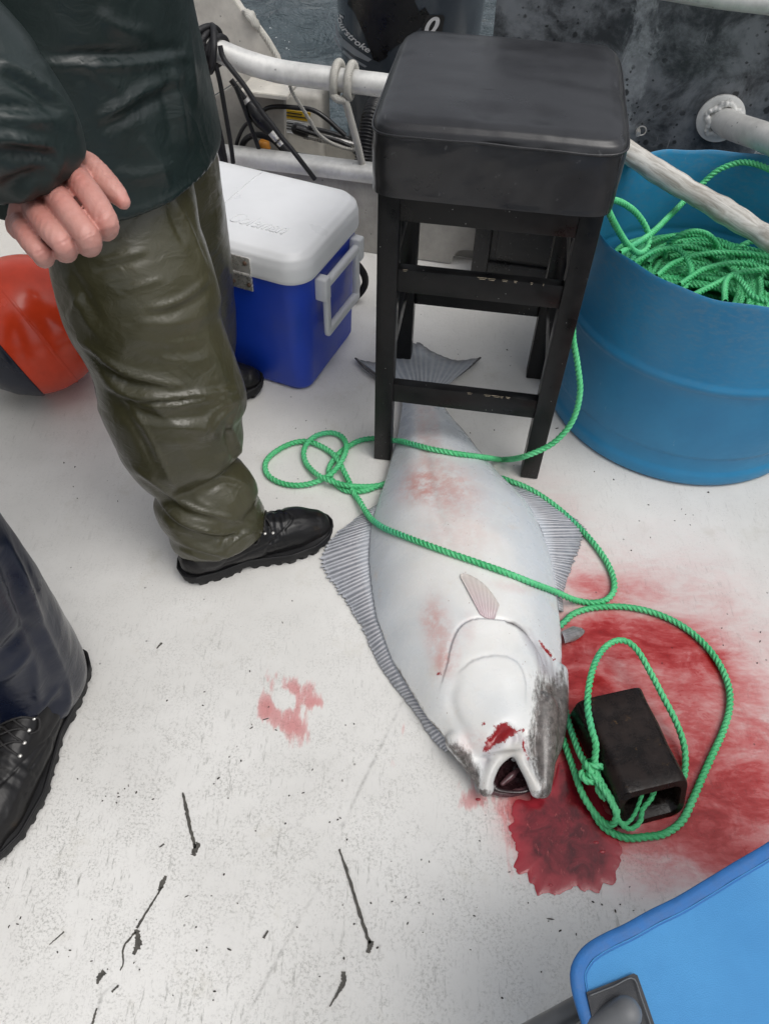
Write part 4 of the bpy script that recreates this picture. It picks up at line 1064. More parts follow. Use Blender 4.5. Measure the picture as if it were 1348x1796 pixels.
def fish_body():
    L = np.array([atz(*a, e) for a, b, e, t in FE]); Rr = np.array([atz(*b, e) for a, b, e, t in FE]); th = np.array([t for *_, t in FE])
    D = resample(np.concatenate([L, Rr, th[:, None]], 1), n=150)
    L, Rr, th = D[:, :3], D[:, 3:6], D[:, 6]
    w = np.linspace(-1, 1, 61); sec = (1 - np.abs(w) ** 2.2) ** .92
    top = []; bot = []
    for l, r, t in zip(L, Rr, th):
        p = l[None] * (1 - (w[:, None] + 1) / 2) + r[None] * ((w[:, None] + 1) / 2)
        a = p.copy(); a[:, 2] += .86 * t * sec + .001; top.append(a)
        b = p.copy(); b[:, 2] -= (b[:, 2] - .002) * np.clip(sec * 1.6, 0, 1) ; bot.append(b[1:-1][::-1])
    rings = [np.concatenate([a, b]) for a, b in zip(top, bot)]
    k = len(rings[0]); V = np.concatenate(rings); n = len(rings)
    Fc = [tuple(f) for f in grid_faces(n, k)] + [tuple(range(k))[::-1], tuple(range((n - 1) * k, n * k))]
    def px(x, y, z): return atz(x, y, z)
    parts = [(V, Fc)]
    # lower jaw, upper snout and the eyed-side edge that wrap the open mouth
    parts.append(limb([px(802, 1300, .040), px(824, 1330, .036), px(842, 1358, .032), px(853, 1382, .029)], [.022, .019, .016, .0125]))
    parts.append(limb([px(851, 1386, .030), px(855, 1362, .038), px(868, 1337, .046), px(890, 1319, .052), px(904, 1312, .054)], [.0110, .0118, .0108, .0098, .0100]))
    parts.append(limb([px(945, 1245, .050), px(948, 1300, .044), px(949, 1345, .036), px(949, 1383, .030)], [.034, .029, .0225, .0165]))
    parts.append(limb([px(904, 1312, .054), px(915, 1336, .050), px(929, 1362, .042), px(941, 1388, .033)], [.0095, .0095, .0100, .0115]))
    parts.append(limb([px(978, 1180, .034), px(978, 1240, .034), px(970, 1300, .030), px(962, 1335, .026)], [.018, .018, .016, .012]))
    parts.append(limb([px(868, 1290, .052), px(884, 1302, .050), px(904, 1308, .048)], [.024, .024, .020]))
    parts.append(limb([px(878, 1300, .058), px(908, 1304, .057), px(925, 1320, .053)], [.016, .016, .014]))
    me = union(parts, .0028, 5, .5)
    Vx, N = coords(me); Q = proj(Vx); E = edges_of(me)
    up = np.clip(N[:, 2] * 3 + .6, 0, 1)
    def disp(L, wd, h, side=0):
        d, t, s = seg_dist(Q, resample(np.array(L, float), n=40)); tp = np.clip(np.sin(np.clip(t * .94 + .03, 0, 1) * math.pi), 0, 1) ** .4
        g = h * np.exp(-(d / wd) ** 2) * tp
        if side: g = np.where(s * side > 0, h * np.exp(-(d / (wd * 4)) ** 2), h * np.exp(-(d / (wd * .55)) ** 2)) * tp
        return g
    G1 = [(775, 1195), (784, 1165), (793, 1128), (808, 1099), (832, 1087), (870, 1087), (902, 1097), (926, 1115), (944, 1142), (956, 1170)]
    G2 = [(806, 1178), (826, 1161), (852, 1152), (886, 1152), (908, 1164), (920, 1190), (922, 1232)]
    cen = np.array([872, 1170.0])
    din = np.linalg.norm(G1 - cen, axis=1).mean()
    d1, t1, s1 = seg_dist(Q, resample(np.array(G1, float), n=60)); inside = np.linalg.norm((Q - cen) * np.array([1, 1.0]), axis=1)
    sg = -np.sign(s1); ref = np.array([[872, 1150.0]]); sgn = np.sign(seg_dist(ref, resample(np.array(G1, float), n=60))[2][0])
    ins = (s1 == sgn)
    tp = np.clip(np.sin(np.clip(t1 * .96 + .02, 0, 1) * math.pi), 0, 1) ** .35
    D = np.where(ins, .0032 * np.exp(-(d1 / 20) ** 2), -.0034 * np.exp(-(d1 / 5) ** 2)) * tp * (.55 + .45 * np.clip(t1 * 1.8, 0, 1))
    d2, t2, s2 = seg_dist(Q, resample(np.array(G2, float), n=60)); in2 = s2 == np.sign(seg_dist(ref + [[0, 30]], resample(np.array(G2, float), n=60))[2][0])
    tp2 = np.clip(np.sin(np.clip(t2 * .96 + .02, 0, 1) * math.pi), 0, 1) ** .35
    D += np.where(in2, .0013 * np.exp(-(d2 / 18) ** 2), -.0011 * np.exp(-(d2 / 6) ** 2)) * tp2 * (1 + .3 * np.sin(t2 * 11))
    # gill membrane folds, cheek dish, lateral line, body muscle, cut on the head
    for a, b in (((915, 1098), (950, 1190)), ((924, 1106), (958, 1196)), ((934, 1112), (966, 1200)), ((945, 1128), (975, 1190))):
        m_ = ((a[0] + b[0]) / 2 + 7, (a[1] + b[1]) / 2 - 8); D += disp([a, m_, b], 3.2, -.0022)
    D += disp([(740, 722), (748, 800), (762, 880), (790, 960)], 9, -.0020) + disp([(725, 722), (722, 800), (730, 880)], 14, .002) + disp([(765, 740), (790, 820), (830, 900)], 16, .002)
    D += -.005 * np.exp(-(((Q[:, 0] - 858) / 45) ** 2 + ((Q[:, 1] - 1225) / 40) ** 2))
    D += disp([(800, 1190), (790, 1225), (800, 1262), (822, 1290)], 10, -.003)
    D += disp([(862, 1308), (872, 1290), (888, 1276)], 9, -.009) + disp([(916, 1282), (920, 1305), (926, 1330)], 5, -.004) + disp([(940, 1270), (938, 1310), (946, 1360)], 5, -.0022)
    D += disp([(898, 1278), (906, 1295), (902, 1310)], 5, .004)
    D += .0010 * vnoise(Vx, 7, 41, 2)
    Vx = Vx + N * (D * up)[:, None]
    # mouth hole pushed in between the jaws
    mo = poly_in(Q, [(868, 1345), (888, 1330), (905, 1326), (915, 1345), (928, 1372), (920, 1384), (870, 1390), (862, 1375)], 5)
    Vx[:, 2] -= mo * .05 * 0
    setco(me, Vx)
    # the animal's own colouring, plus painted dark at the gill opening
    c0 = np.array([.76, .755, .73]); edge = np.array([.55, .59, .63])
    dl, _, _ = seg_dist(Q, np.array([a for a, *_ in FE], float)); dr, _, _ = seg_dist(Q, np.array([b for _, b, *_ in FE], float))
    de = np.minimum(dl, dr); f = np.exp(-(de / 58) ** 2) * np.clip((1250 - Q[:, 1]) / 200, 0, 1); f = np.maximum(f, np.clip((800 - Q[:, 1]) / 130, 0, .75))
    tint = c0 * (1 - f[:, None]) + edge * f[:, None]
    grey = np.array([.36, .36, .40])
    ln = np.exp(-(d1 / 3.0) ** 2) * tp * .75 * (~ins | (d1 < 2)) + np.exp(-(d2 / 3.0) ** 2) * tp2 * .35
    ln = np.clip(ln, 0, 1)[:, None]; tint = tint * (1 - ln) + grey * ln
    mem = poly_in(Q, [(905, 1096), (928, 1106), (952, 1136), (975, 1175), (980, 1200), (948, 1180), (936, 1150)], 6)[:, None] * .9
    tint = tint * (1 - mem) + np.array([.31, .275, .30]) * mem
    lips = np.zeros(len(Q))
    for Lp, r_ in (([(851, 1382), (856, 1360), (869, 1337), (890, 1319), (904, 1312)], 12), ([(904, 1312), (915, 1336), (929, 1362), (938, 1382)], 9)):
        lips = np.maximum(lips, np.exp(-(seg_dist(Q, resample(np.array(Lp, float), n=20))[0] / r_) ** 4))
    tint = tint * (1 - .8 * lips[:, None]) + np.array([.55, .50, .44]) * .8 * lips[:, None]
    wh = np.clip((poly_in(Q, [(845, 1310), (862, 1290), (905, 1280), (925, 1300), (930, 1345), (905, 1322), (870, 1340), (848, 1380)], 5)), 0, 1)[:, None] * .5 * (1 - lips[:, None])
    tint = tint * (1 - wh) + np.array([.40, .30, .33]) * wh
    mot = np.maximum.reduce([poly_in(Q, [(928, 1172), (945, 1160), (962, 1175), (1002, 1150), (1010, 1260), (992, 1340), (975, 1410), (945, 1412), (934, 1372), (926, 1330), (924, 1296), (934, 1262), (936, 1215)], 16) * np.clip((Q[:, 1] - 1150) / 70, 0, 1),
                             poly_in(Q, [(778, 1296), (800, 1304), (822, 1318), (838, 1345), (858, 1380), (854, 1402), (836, 1402), (806, 1346)], 11),
                             .85 * np.exp(-(seg_dist(Q, np.array([(690, 1168), (714, 1207), (748, 1261), (785, 1304), (812, 1338)], float))[0] / 6) ** 2),
                             .75 * np.exp(-(seg_dist(Q, np.array([(975, 1020), (983, 1080), (986, 1151), (984, 1200)], float))[0] / 5) ** 2),
                             .55 * np.exp(-(seg_dist(Q, np.array([(703, 720), (690, 785), (672, 850)], float))[0] / 3) ** 2) * (Q[:, 1] < 790), .8 * np.exp(-(seg_dist(Q, np.array([(780, 715), (815, 757), (850, 800)], float))[0] / 3) ** 2)])
    mot = np.maximum(mot, .9 * (N[:, 2] < -.15) * (1 - lips))
    mot *= (1 - .9 * lips * (Q[:, 1] < 1385))
    dk = poly_in(Q, [(884, 1088), (902, 1091), (918, 1102), (930, 1114), (922, 1114), (904, 1101), (888, 1094)], 2.5)[:, None]  # shade inside the gill gap, painted into the tint
    tint = tint * (1 - dk) + np.array([.045, .035, .037]) * dk
    flush = np.clip(ellipse_field(Q, [(775, 855, 66, 44, 20, .75), (735, 850, 30, 24, 0, .4), (768, 1110, 26, 62, -8, .65), (778, 1165, 18, 22, 0, .55), (752, 1085, 18, 26, 0, .3), (742, 765, 12, 60, -6, .45), (762, 760, 10, 60, -8, .35), (800, 940, 70, 40, 0, .30), (820, 1105, 14, 30, 0, .25), (830, 1300, 26, 20, 0, .4), (800, 1150, 10, 30, 0, .3), (900, 1030, 40, 10, 10, .3), (716, 870, 26, 20, 0, .25)]), 0, 1)
    gore = np.maximum.reduce([poly_in(Q, [(846, 1320), (854, 1296), (868, 1276), (886, 1266), (900, 1274), (908, 1284), (890, 1296), (872, 1306), (858, 1318)], 7), .75 * np.exp(-(((Q[:, 0] - 915) / 7) ** 2 + ((Q[:, 1] - 1281) / 6) ** 2)), .62 * np.exp(-(((Q[:, 0] - 769) / 8) ** 2 + ((Q[:, 1] - 1182) / 6) ** 2)),
                              .6 * np.exp(-(((Q[:, 0] - 848) / 7) ** 2 + ((Q[:, 1] - 1269) / 7) ** 2)), .7 * np.exp(-(seg_dist(Q, np.array([(946, 1124), (960, 1142), (972, 1156)], float))[0] / 3.5) ** 2), .68 * np.exp(-(seg_dist(Q, np.array([(918, 1296), (920, 1318), (926, 1332)], float))[0] / 4) ** 2)])
    return me, tint, mot, flush, gore
FISHX = atz(800, 1000, .0)
fish = empty('halibut', (FISHX[0], FISHX[1], 0), 'large dead halibut lying white side up on the deck with its tail under the stool', 'fish')
fme, tint, mot, flush, gore = fish_body()
fbody = finish('body', fme, M['fish'], fish, attrs={'tint': tint, 'mottle': mot, 'flush': flush, 'gore': gore})
fv, _ = coords(fme); ff_ = [tuple(p.vertices) for p in fme.polygons]
bt_f = BVHTree.FromPolygons([Vector(v) for v in fv], ff_)
# mouth lining: a dark bowl between the jaws
mp = resample(np.array([(862, 1384), (868, 1358), (884, 1336), (905, 1326), (916, 1346), (929, 1372), (930, 1388), (900, 1393)], float), n=40, closed=True)[:-1]
mc = mp.mean(0); V = []
for r, z in ((1.0, .036), (.9, .028), (.7, .014), (.4, .008), (.1, .006)):
    for q in mp: V.append(atz(*(mc + (q - mc) * r), z if r < 1 else np.interp(q[1], [1326, 1390], [.050, .020])))
Fc = [tuple(f) for f in grid_faces(5, len(mp))] + [tuple(range(4 * len(mp), 5 * len(mp)))]
mesh('mouth_cavity', V, Fc, M['mouth'], parent=fish)
# a pinkish tongue ridge inside
V, Fc = limb([atz(880, 1375, .016), atz(895, 1362, .018), atz(908, 1350, .020)], [.004, .006, .004]); 
M['tongue'] = basic('tongue_skin', (.10, .045, .050), .25, var=.4, scale=70); mesh('tongue', V, Fc, M['tongue'], parent=fish)
# thin lining ridge at bottom of the gape
V, Fc = limb([atz(862, 1388, .012), atz(885, 1392, .010), atz(912, 1388, .012), atz(930, 1380, .016)], [.005, .006, .006, .005]); mesh('gum', V, Fc, M['tongue'], parent=fish)

def fin(name, base, outer, nr, zb, zo, thick=.0013, ser=.030, col=((.54, .52, .53), (.185, .195, .22), (.47, .49, .53)), per=6, rows=14, darktip=0.0, jag=.025):
    """ridged fin: nr rays between the base line and the free edge"""
    n = nr * per; B = resample(np.array(base, float), n=n + 1); O = resample(np.array(outer, float), n=n + 1) if len(outer) != len(base) else None
    if O is None:
        D = resample(np.concatenate([np.array(base, float), np.array(outer, float)], 1), n=n + 1); B, O = D[:, :2], D[:, 2:]
    ph = np.arange(n + 1) / per; ph = ph + .38 * vnoise(np.stack([ph * .21, ph * 0, ph * 0], 1), 1.0, nr, 3); ridge = (.5 + .5 * np.cos(2 * math.pi * ph)) ** 1.6
    gl = np.random.default_rng(3); jit = gl.normal(size=nr + 6)[np.clip(np.floor(ph + .5).astype(int), 0, nr + 5)]
    V = []; T = []
    cb, cm, ct = (np.array(c) for c in col)
    for i in range(n + 1):
        ext = 1 + ser * (ridge[i] - .55) * 2 + jag * jit[i]
        for j in range(rows):
            v = j / (rows - 1)
            q = B[i] + (O[i] - B[i]) * v * ext
            z = zb + (zo - zb) * v ** .8 + .006 * math.sin(v * math.pi) * (1 if zb > .012 else .3)
            V.append(atz(q[0], q[1], z + thick * ridge[i] * (1 - .35 * v)))
            f = ridge[i]; body = cm * (1 - f) + (cb * (1 - v) + ct * v) * f
            e = np.clip((v - .80) / .2, 0, 1) * darktip
            b0 = np.clip(1 - v * 3.2, 0, 1) * .9 if zb > .02 else np.clip(1 - v * 5, 0, 1) * .6
            T.append((body * (1 - b0) + np.array([.52, .555, .60]) * b0) * (1 - e) + np.array([.07, .065, .06]) * e)
    V = np.array(V); m_ = len(V); Fc = grid_faces(n + 1, rows, False)
    V2 = V.copy(); V2[:, 2] -= .0018
    Fa = np.concatenate([Fc, Fc[:, ::-1] + m_])
    rim = [(i * rows + rows - 1, (i + 1) * rows + rows - 1, (i + 1) * rows + rows - 1 + m_, i * rows + rows - 1 + m_) for i in range(n)]
    Fa = np.concatenate([Fa, np.array(rim)])
    return mesh(name, np.concatenate([V, V2]), Fa, M['fin'], parent=fish, attrs={'tint': np.array(T + T)})
LB = [(666, 880), (660, 895), (655, 912), (651, 930), (648, 955), (647, 975), (649, 1000), (652, 1025), (656, 1060), (663, 1090), (673, 1118), (687, 1155), (705, 1188), (724, 1216), (748, 1255), (771, 1283), (794, 1310)]
LO = [(662, 883), (628, 905), (596, 931), (571, 957), (564, 985), (571, 1003), (588, 1028), (604, 1050), (621, 1078), (636, 1103), (650, 1136), (667, 1168), (687, 1198), (706, 1222), (732, 1256), (756, 1294), (780, 1318)]
fin('dorsal_fin', LB, LO, 74, .024, .004)
RB = [(890, 852), (908, 870), (923, 887), (937, 906), (949, 930), (957, 955), (964, 985), (969, 1010), (974, 1040), (980, 1070)]
RO = [(896, 850), (936, 864), (977, 889), (1010, 912), (1023, 929), (1016, 957), (1003, 993), (992, 1023), (986, 1048), (988, 1072)]
fin('anal_fin', RB, RO, 56, .024, .004, darktip=.35)
fin('tail_fin', [(706, 688), (712, 686), (724, 684), (738, 683), (752, 683), (764, 684), (771, 686)], [(623, 628), (660, 634), (697, 607), (731, 602), (762, 618), (800, 631), (842, 627)], 17, .018, .010, ser=.006, jag=.008, thick=.0010, col=((.52, .54, .56), (.30, .33, .37), (.34, .36, .38)), per=8, rows=22, darktip=.75)
for ed in ([(623, 628), (640, 646), (662, 662), (690, 680), (704, 690)], [(842, 627), (822, 644), (800, 660), (780, 674), (771, 690)]):
    Pq = resample([atz(x, y, .013) for x, y in ed], .004); V, Fc = tube_data(Pq, np.linspace(.003, .006, len(Pq)), 8); V[:, 2] = .013 + (V[:, 2] - .013) * .6
    mesh('fin_edge', V, Fc, M['fin'], parent=fish, attrs={'tint': np.tile([.055, .05, .046], (len(V), 1))})
def paddle(name, base, outer, nr, off, col, droop=.0):
    """small paired fin that lies on the body or stands out from it"""
    per, rows = 6, 12; n = nr * per
    B = resample(np.array(base, float), n=n + 1); O = resample(np.array(outer, float), n=n + 1)
    V = []; T = []; ridge = .5 + .5 * np.cos(2 * math.pi * np.arange(n + 1) / per)
    for i in range(n + 1):
        for j in range(rows):
            v = j / (rows - 1); q = B[i] + (O[i] - B[i]) * v
            p = hit(bt_f, q[0], q[1], .0015 + off * math.sin(v * 2.4) * (.3 + .7 * i / n)) if droop == 0 else atz(q[0], q[1], .030 - droop * v + .001)
            if p is None: p = atz(q[0], q[1], .05)
            V.append(p + np.array([0, 0, .0006 * ridge[i]])); T.append(np.array(col[0]) * (1 - v) + np.array(col[1]) * v - .03 * (1 - ridge[i]))
    V = np.array(V); m_ = len(V); Fc = grid_faces(n + 1, rows, False)
    V2 = V - np.array([0, 0, .0016])
    rim = [(i * rows + rows - 1, (i + 1) * rows + rows - 1, (i + 1) * rows + rows - 1 + m_, i * rows + rows - 1 + m_) for i in range(n)]
    rim += [(j, j + 1, j + 1 + m_, j + m_) for j in range(rows - 1)] + [(n * rows + j, n * rows + j + 1, n * rows + j + 1 + m_, n * rows + j + m_) for j in range(rows - 1)]
    return mesh(name, np.concatenate([V, V2]), np.concatenate([Fc, Fc[:, ::-1] + m_, np.array(rim)]), M['fin'], parent=fish, attrs={'tint': np.clip(np.array(T + T), .02, 1)})
paddle('pectoral_fin', [(841, 1078), (852, 1084), (866, 1086)], [(807, 1014), (808, 1008), (816, 1008), (828, 1013), (844, 1024), (860, 1042), (874, 1064)], 8, .007, ((.56, .43, .45), (.60, .55, .50)))
paddle('pectoral_fin', [(984, 1108), (988, 1118), (990, 1128)], [(1004, 1098), (1020, 1102), (1025, 1108), (1016, 1118), (1006, 1124)], 7, 0, ((.22, .21, .22), (.16, .15, .14)), droop=.020)

# ------------------------------------------------------------------ black steel weight
wang = R_(15); WX = np.array([math.cos(wang), math.sin(wang), 0]); WY = np.array([-WX[1], WX[0], 0])
ww, wh, wl_ = .124, .082, .168
WO = np.array([.387, .452, 0])          # front left bottom corner
sinker = empty('sinker_weight', WO + WX * .06 + WY * .08, 'hollow black square steel weight lying in the diluted blood', 'weight')
def weight_mesh():
    n = 14
    o = rrect(ww / 2, wh / 2, .020, n); i_ = rrect(ww / 2 - .013, wh / 2 - .013, .014, n); k = len(o)
    V = []
    def lay(q, y, cut):
        for x, z in q:
            yy = y + (-.030 * (1 - (z + wh / 2) / wh) if cut else .006 * (1 - (z + wh / 2) / wh))
            V.append(WO + WX * (x + ww / 2) + WY * yy + np.array([0, 0, z + wh / 2]))
    ys = [0, .003, .02, .06, .10, .14, wl_ - .003, wl_]
    for y in ys: lay(o * (.975 if y in (0, wl_) else 1), y, y < .05)
    ins = ys[::-1]
    for y in ins: lay(i_ * (1.03 if y in (0, wl_) else 1), y, y < .05)
    m_ = len(ys) * 2
    Fc = [tuple(f) for f in grid_faces(m_, k)] + [((m_ - 1) * k + j, (m_ - 1) * k + (j + 1) % k, (j + 1) % k, j) for j in range(k)]
    V = np.array(V); V += .0009 * vnoise(V, 22, 51, 3)[:, None]
    V[:, 2] = np.maximum(V[:, 2], .0005)
    mesh('steel_tube', V, Fc, M['weight'], parent=sinker, sharp=50)
weight_mesh()

# ------------------------------------------------------------------ ropes on the deck
bm = bmesh.new(); bm.from_mesh(fme)
def surf(px, py, r):
    """where the rope lies: on the fish if it is under that spot, else on the deck"""
    p = hit(bt_f, px, py, r * .95)
    return p if p is not None else atz(px, py, r)
def C3(x, y): return (440 + x / 4.2125, 740 + y / 4.2125)
r_ = .0068
def lay(L, zadd=None):
    out = []
    for i, q in enumerate(L):
        p = surf(q[0], q[1], r_)
        if len(q) > 2: p = atz(q[0], q[1], q[2])
        out.append(p)
    return out
A1 = [aty(1040, 398, 1.285), aty(1022, 440, 1.262), aty(1006, 520, 1.252), aty(1004, 590, 1.245), aty(1012, 640, 1.232), aty(1016, 690, 1.212), aty(1002, 740, 1.190), aty(968, 778, 1.172), aty(920, 800, 1.162)]
A2 = lay([(880, 806), (845, 806), (800, 800), (760, 792), (720, 781), (700, 776)]) + [atz(680, 772, .030), atz(660, 769, .014)] + lay([(642, 770), (625, 775), (611, 783), (598, 792), (584, 808), (577, 822), (578, 834), (588, 848), (606, 860), (622, 862), (642, 860), (662, 853)])
under1 = [atz(690, 846, .007), atz(760, 900, .007), atz(860, 1000, .007), atz(950, 1080, .007), atz(975, 1100, .007)]
A3 = [atz(x, y, r_) for x, y in [(990, 1090), (1003, 1078), (1030, 1068), (1065, 1064), (1100, 1065), (1140, 1073), (1180, 1089), (1215, 1112), (1245, 1142), (1266, 1175), (1278, 1210), (1278, 1245), (1266, 1285), (1248, 1325), (1230, 1365), (1215, 1400)]]
A4 = [atz(1195, 1440, .006), atz(1165, 1462, .005), atz(1130, 1468, .0045), atz(1095, 1469, .0045), atz(1060, 1452, .006), atz(1040, 1425, .008)]
line1 = empty('mooring_line', atz(640, 830, 0), 'green laid rope running from barrel over the halibut and round the black weight', 'rope')
rope('rope_length', A1 + A2 + under1 + A3 + A4, r_, M['rope'], line1)
# second length: comes out from under the fish, over it and makes the two loops by the stool leg
B1 = [atz(x, y, r_) for x, y in [(975, 1180), (958, 1100)]]
B1 = [atz(760, 870, .007), atz(830, 858, .007)] + [atz(x, y, r_) for x, y in [(872, 838), (895, 844), (925, 856), (955, 874), (985, 897), (1012, 922), (1038, 950), (1060, 980), (1074, 1010), (1076, 1035), (1064, 1051), (1042, 1057), (1018, 1055)]]
B2 = lay([(1000, 1050, .026)]) + lay([(968, 1040), (930, 1026), (880, 1006), (830, 988), (790, 974), (745, 957), (705, 941), (675, 928), (655, 913)]) + [atz(640, 895, .022), atz(630, 878, .016)]
S3 = [C3(770, 540), C3(745, 490), C3(720, 430), C3(690, 370), C3(665, 320), C3(620, 250), C3(580, 215), C3(520, 180), C3(450, 150), C3(390, 142), C3(320, 153), C3(250, 180), C3(190, 215), C3(140, 255), C3(110, 300), C3(108, 350), C3(130, 395), C3(180, 432), C3(250, 458), C3(330, 468), C3(420, 460), C3(500, 435), C3(570, 400), C3(630, 345), C3(680, 270), C3(706, 190), C3(690, 130), C3(650, 95), C3(590, 80), C3(520, 90), C3(455, 120), C3(408, 170), C3(390, 225), C3(402, 290), C3(440, 345), C3(500, 395), C3(570, 428), C3(650, 455), C3(730, 472), C3(820, 478), C3(900, 475), C3(985, 462)]
zz = [.010, .014, .014, .016, .018, .014, .010, .009, .010, .009, .008, .008, .008, .008, .008, .008, .008, .008, .008, .008, .009, .012, .020, .024, .024, .020, .014, .010, .010, .012, .020, .018, .012, .010, .012, .018, .022, .020, .020, .012, .008, .008]
B3 = [atz(x, y, z) for (x, y), z in zip(S3, zz)] + [atz(700, 842, .007), atz(760, 850, .007)]
line2 = empty('looped_rope', atz(560, 820, 0), 'green rope in two loose loops by the stool leg, crossing the belly of the halibut', 'rope')
rope('rope_length', B1 + B2 + B3, r_, M['rope'], line2)

# handle loop and knot tied to the weight
hl_ = empty('weight_lanyard', atz(1100, 1250, 0), 'short green rope loop knotted through the hollow black weight', 'rope')
r2 = .0062
def wl(x, y, z): return WO + WX * x + WY * y + np.array([0, 0, z])
K = atz(1035, 1352, .050)
L1 = [K + np.array([.004, -.004, .006]), atz(1043, 1325, .072), atz(1044, 1305, .086), atz(1036, 1275, .098), atz(1030, 1240, .106), atz(1032, 1205, .108), atz(1042, 1165, .100), atz(1058, 1138, .090), atz(1080, 1124, .080), atz(1100, 1126, .074), atz(1118, 1142, .068), atz(1138, 1176, .060), atz(1162, 1222, .048), atz(1184, 1265, .034), atz(1198, 1305, .020), atz(1201, 1340, .010), atz(1196, 1372, .008), atz(1180, 1400, .010)]
rope('handle_loop', L1, r2, M['rope'], hl_)
rope('strand', [atz(981, 1185, .012), atz(984, 1215, .014), atz(992, 1250, .018), atz(1004, 1290, .028), atz(1018, 1325, .040), K], r2, M['rope'], hl_)
rope('strand', [atz(972, 1240, .008), atz(978, 1265, .010), atz(990, 1305, .012), atz(1004, 1345, .020), atz(1012, 1370, .026), atz(1022, 1395, .022), atz(1036, 1418, .014), atz(1052, 1437, .012), atz(1068, 1447, .020), atz(1078, 1440, .036), atz(1080, 1420, .048), atz(1070, 1400, .056), atz(1055, 1375, .058), K + np.array([.006, -.006, .008])], r2, M['rope'], hl_)
rope('strand', [K, atz(1046, 1370, .060), atz(1062, 1392, .064), atz(1074, 1415, .054), atz(1084, 1438, .040), atz(1095, 1451, .030), atz(1108, 1453, .026), atz(1122, 1440, .030), atz(1126, 1420, .038), atz(1140, 1402, .044), atz(1147, 1386, .050)], r2 * .72, M['rope'], hl_)
rope('strand', [atz(1082, 1440, .034), atz(1098, 1444, .030), atz(1112, 1428, .034), atz(1120, 1408, .040), atz(1126, 1390, .046), atz(1128, 1378, .050)], r2 * .6, M['rope'], hl_)
rope('strand', [wl(.018, .03, .045), wl(.045, .02, .038), wl(.07, .025, .042), wl(.095, .035, .055), wl(.112, .05, .066)], r2, M['rope'], hl_)
# the knot: a few tight turns
kn = []
for i, (ax, rad, off) in enumerate((((1, .3, .2), .015, (0, 0, 0)), ((.2, 1, .3), .014, (.004, .004, .004)), ((.3, .2, 1), .016, (-.002, -.006, .002)), ((1, 1, .2), .013, (.003, -.012, -.002)))):
    a = Vector(ax).normalized(); u = a.orthogonal().normalized(); v = a.cross(u); t = np.linspace(i, i + 6.0, 16)
    P = [K + np.array(off) + np.array(u) * rad * math.cos(q) + np.array(v) * rad * .8 * math.sin(q) + np.array(a) * .004 * (q - i - 3) / 3 for q in t]
    kn.append(rope_data(np.array(P), r2 * .95, step=.0025))
rope('knot_tail', [K + np.array([.01, -.012, 0]), atz(1050, 1388, .050), atz(1062, 1402, .046)], r2, M['rope'], hl_)
V = []; Fs = []; U = []; n = 0
for v, f, u in kn: V.append(v); Fs.append(f + n); U.append(u); n += len(v)
mesh('knot', np.concatenate(V), np.concatenate(Fs), M['rope'], parent=hl_, uv=np.concatenate(U))
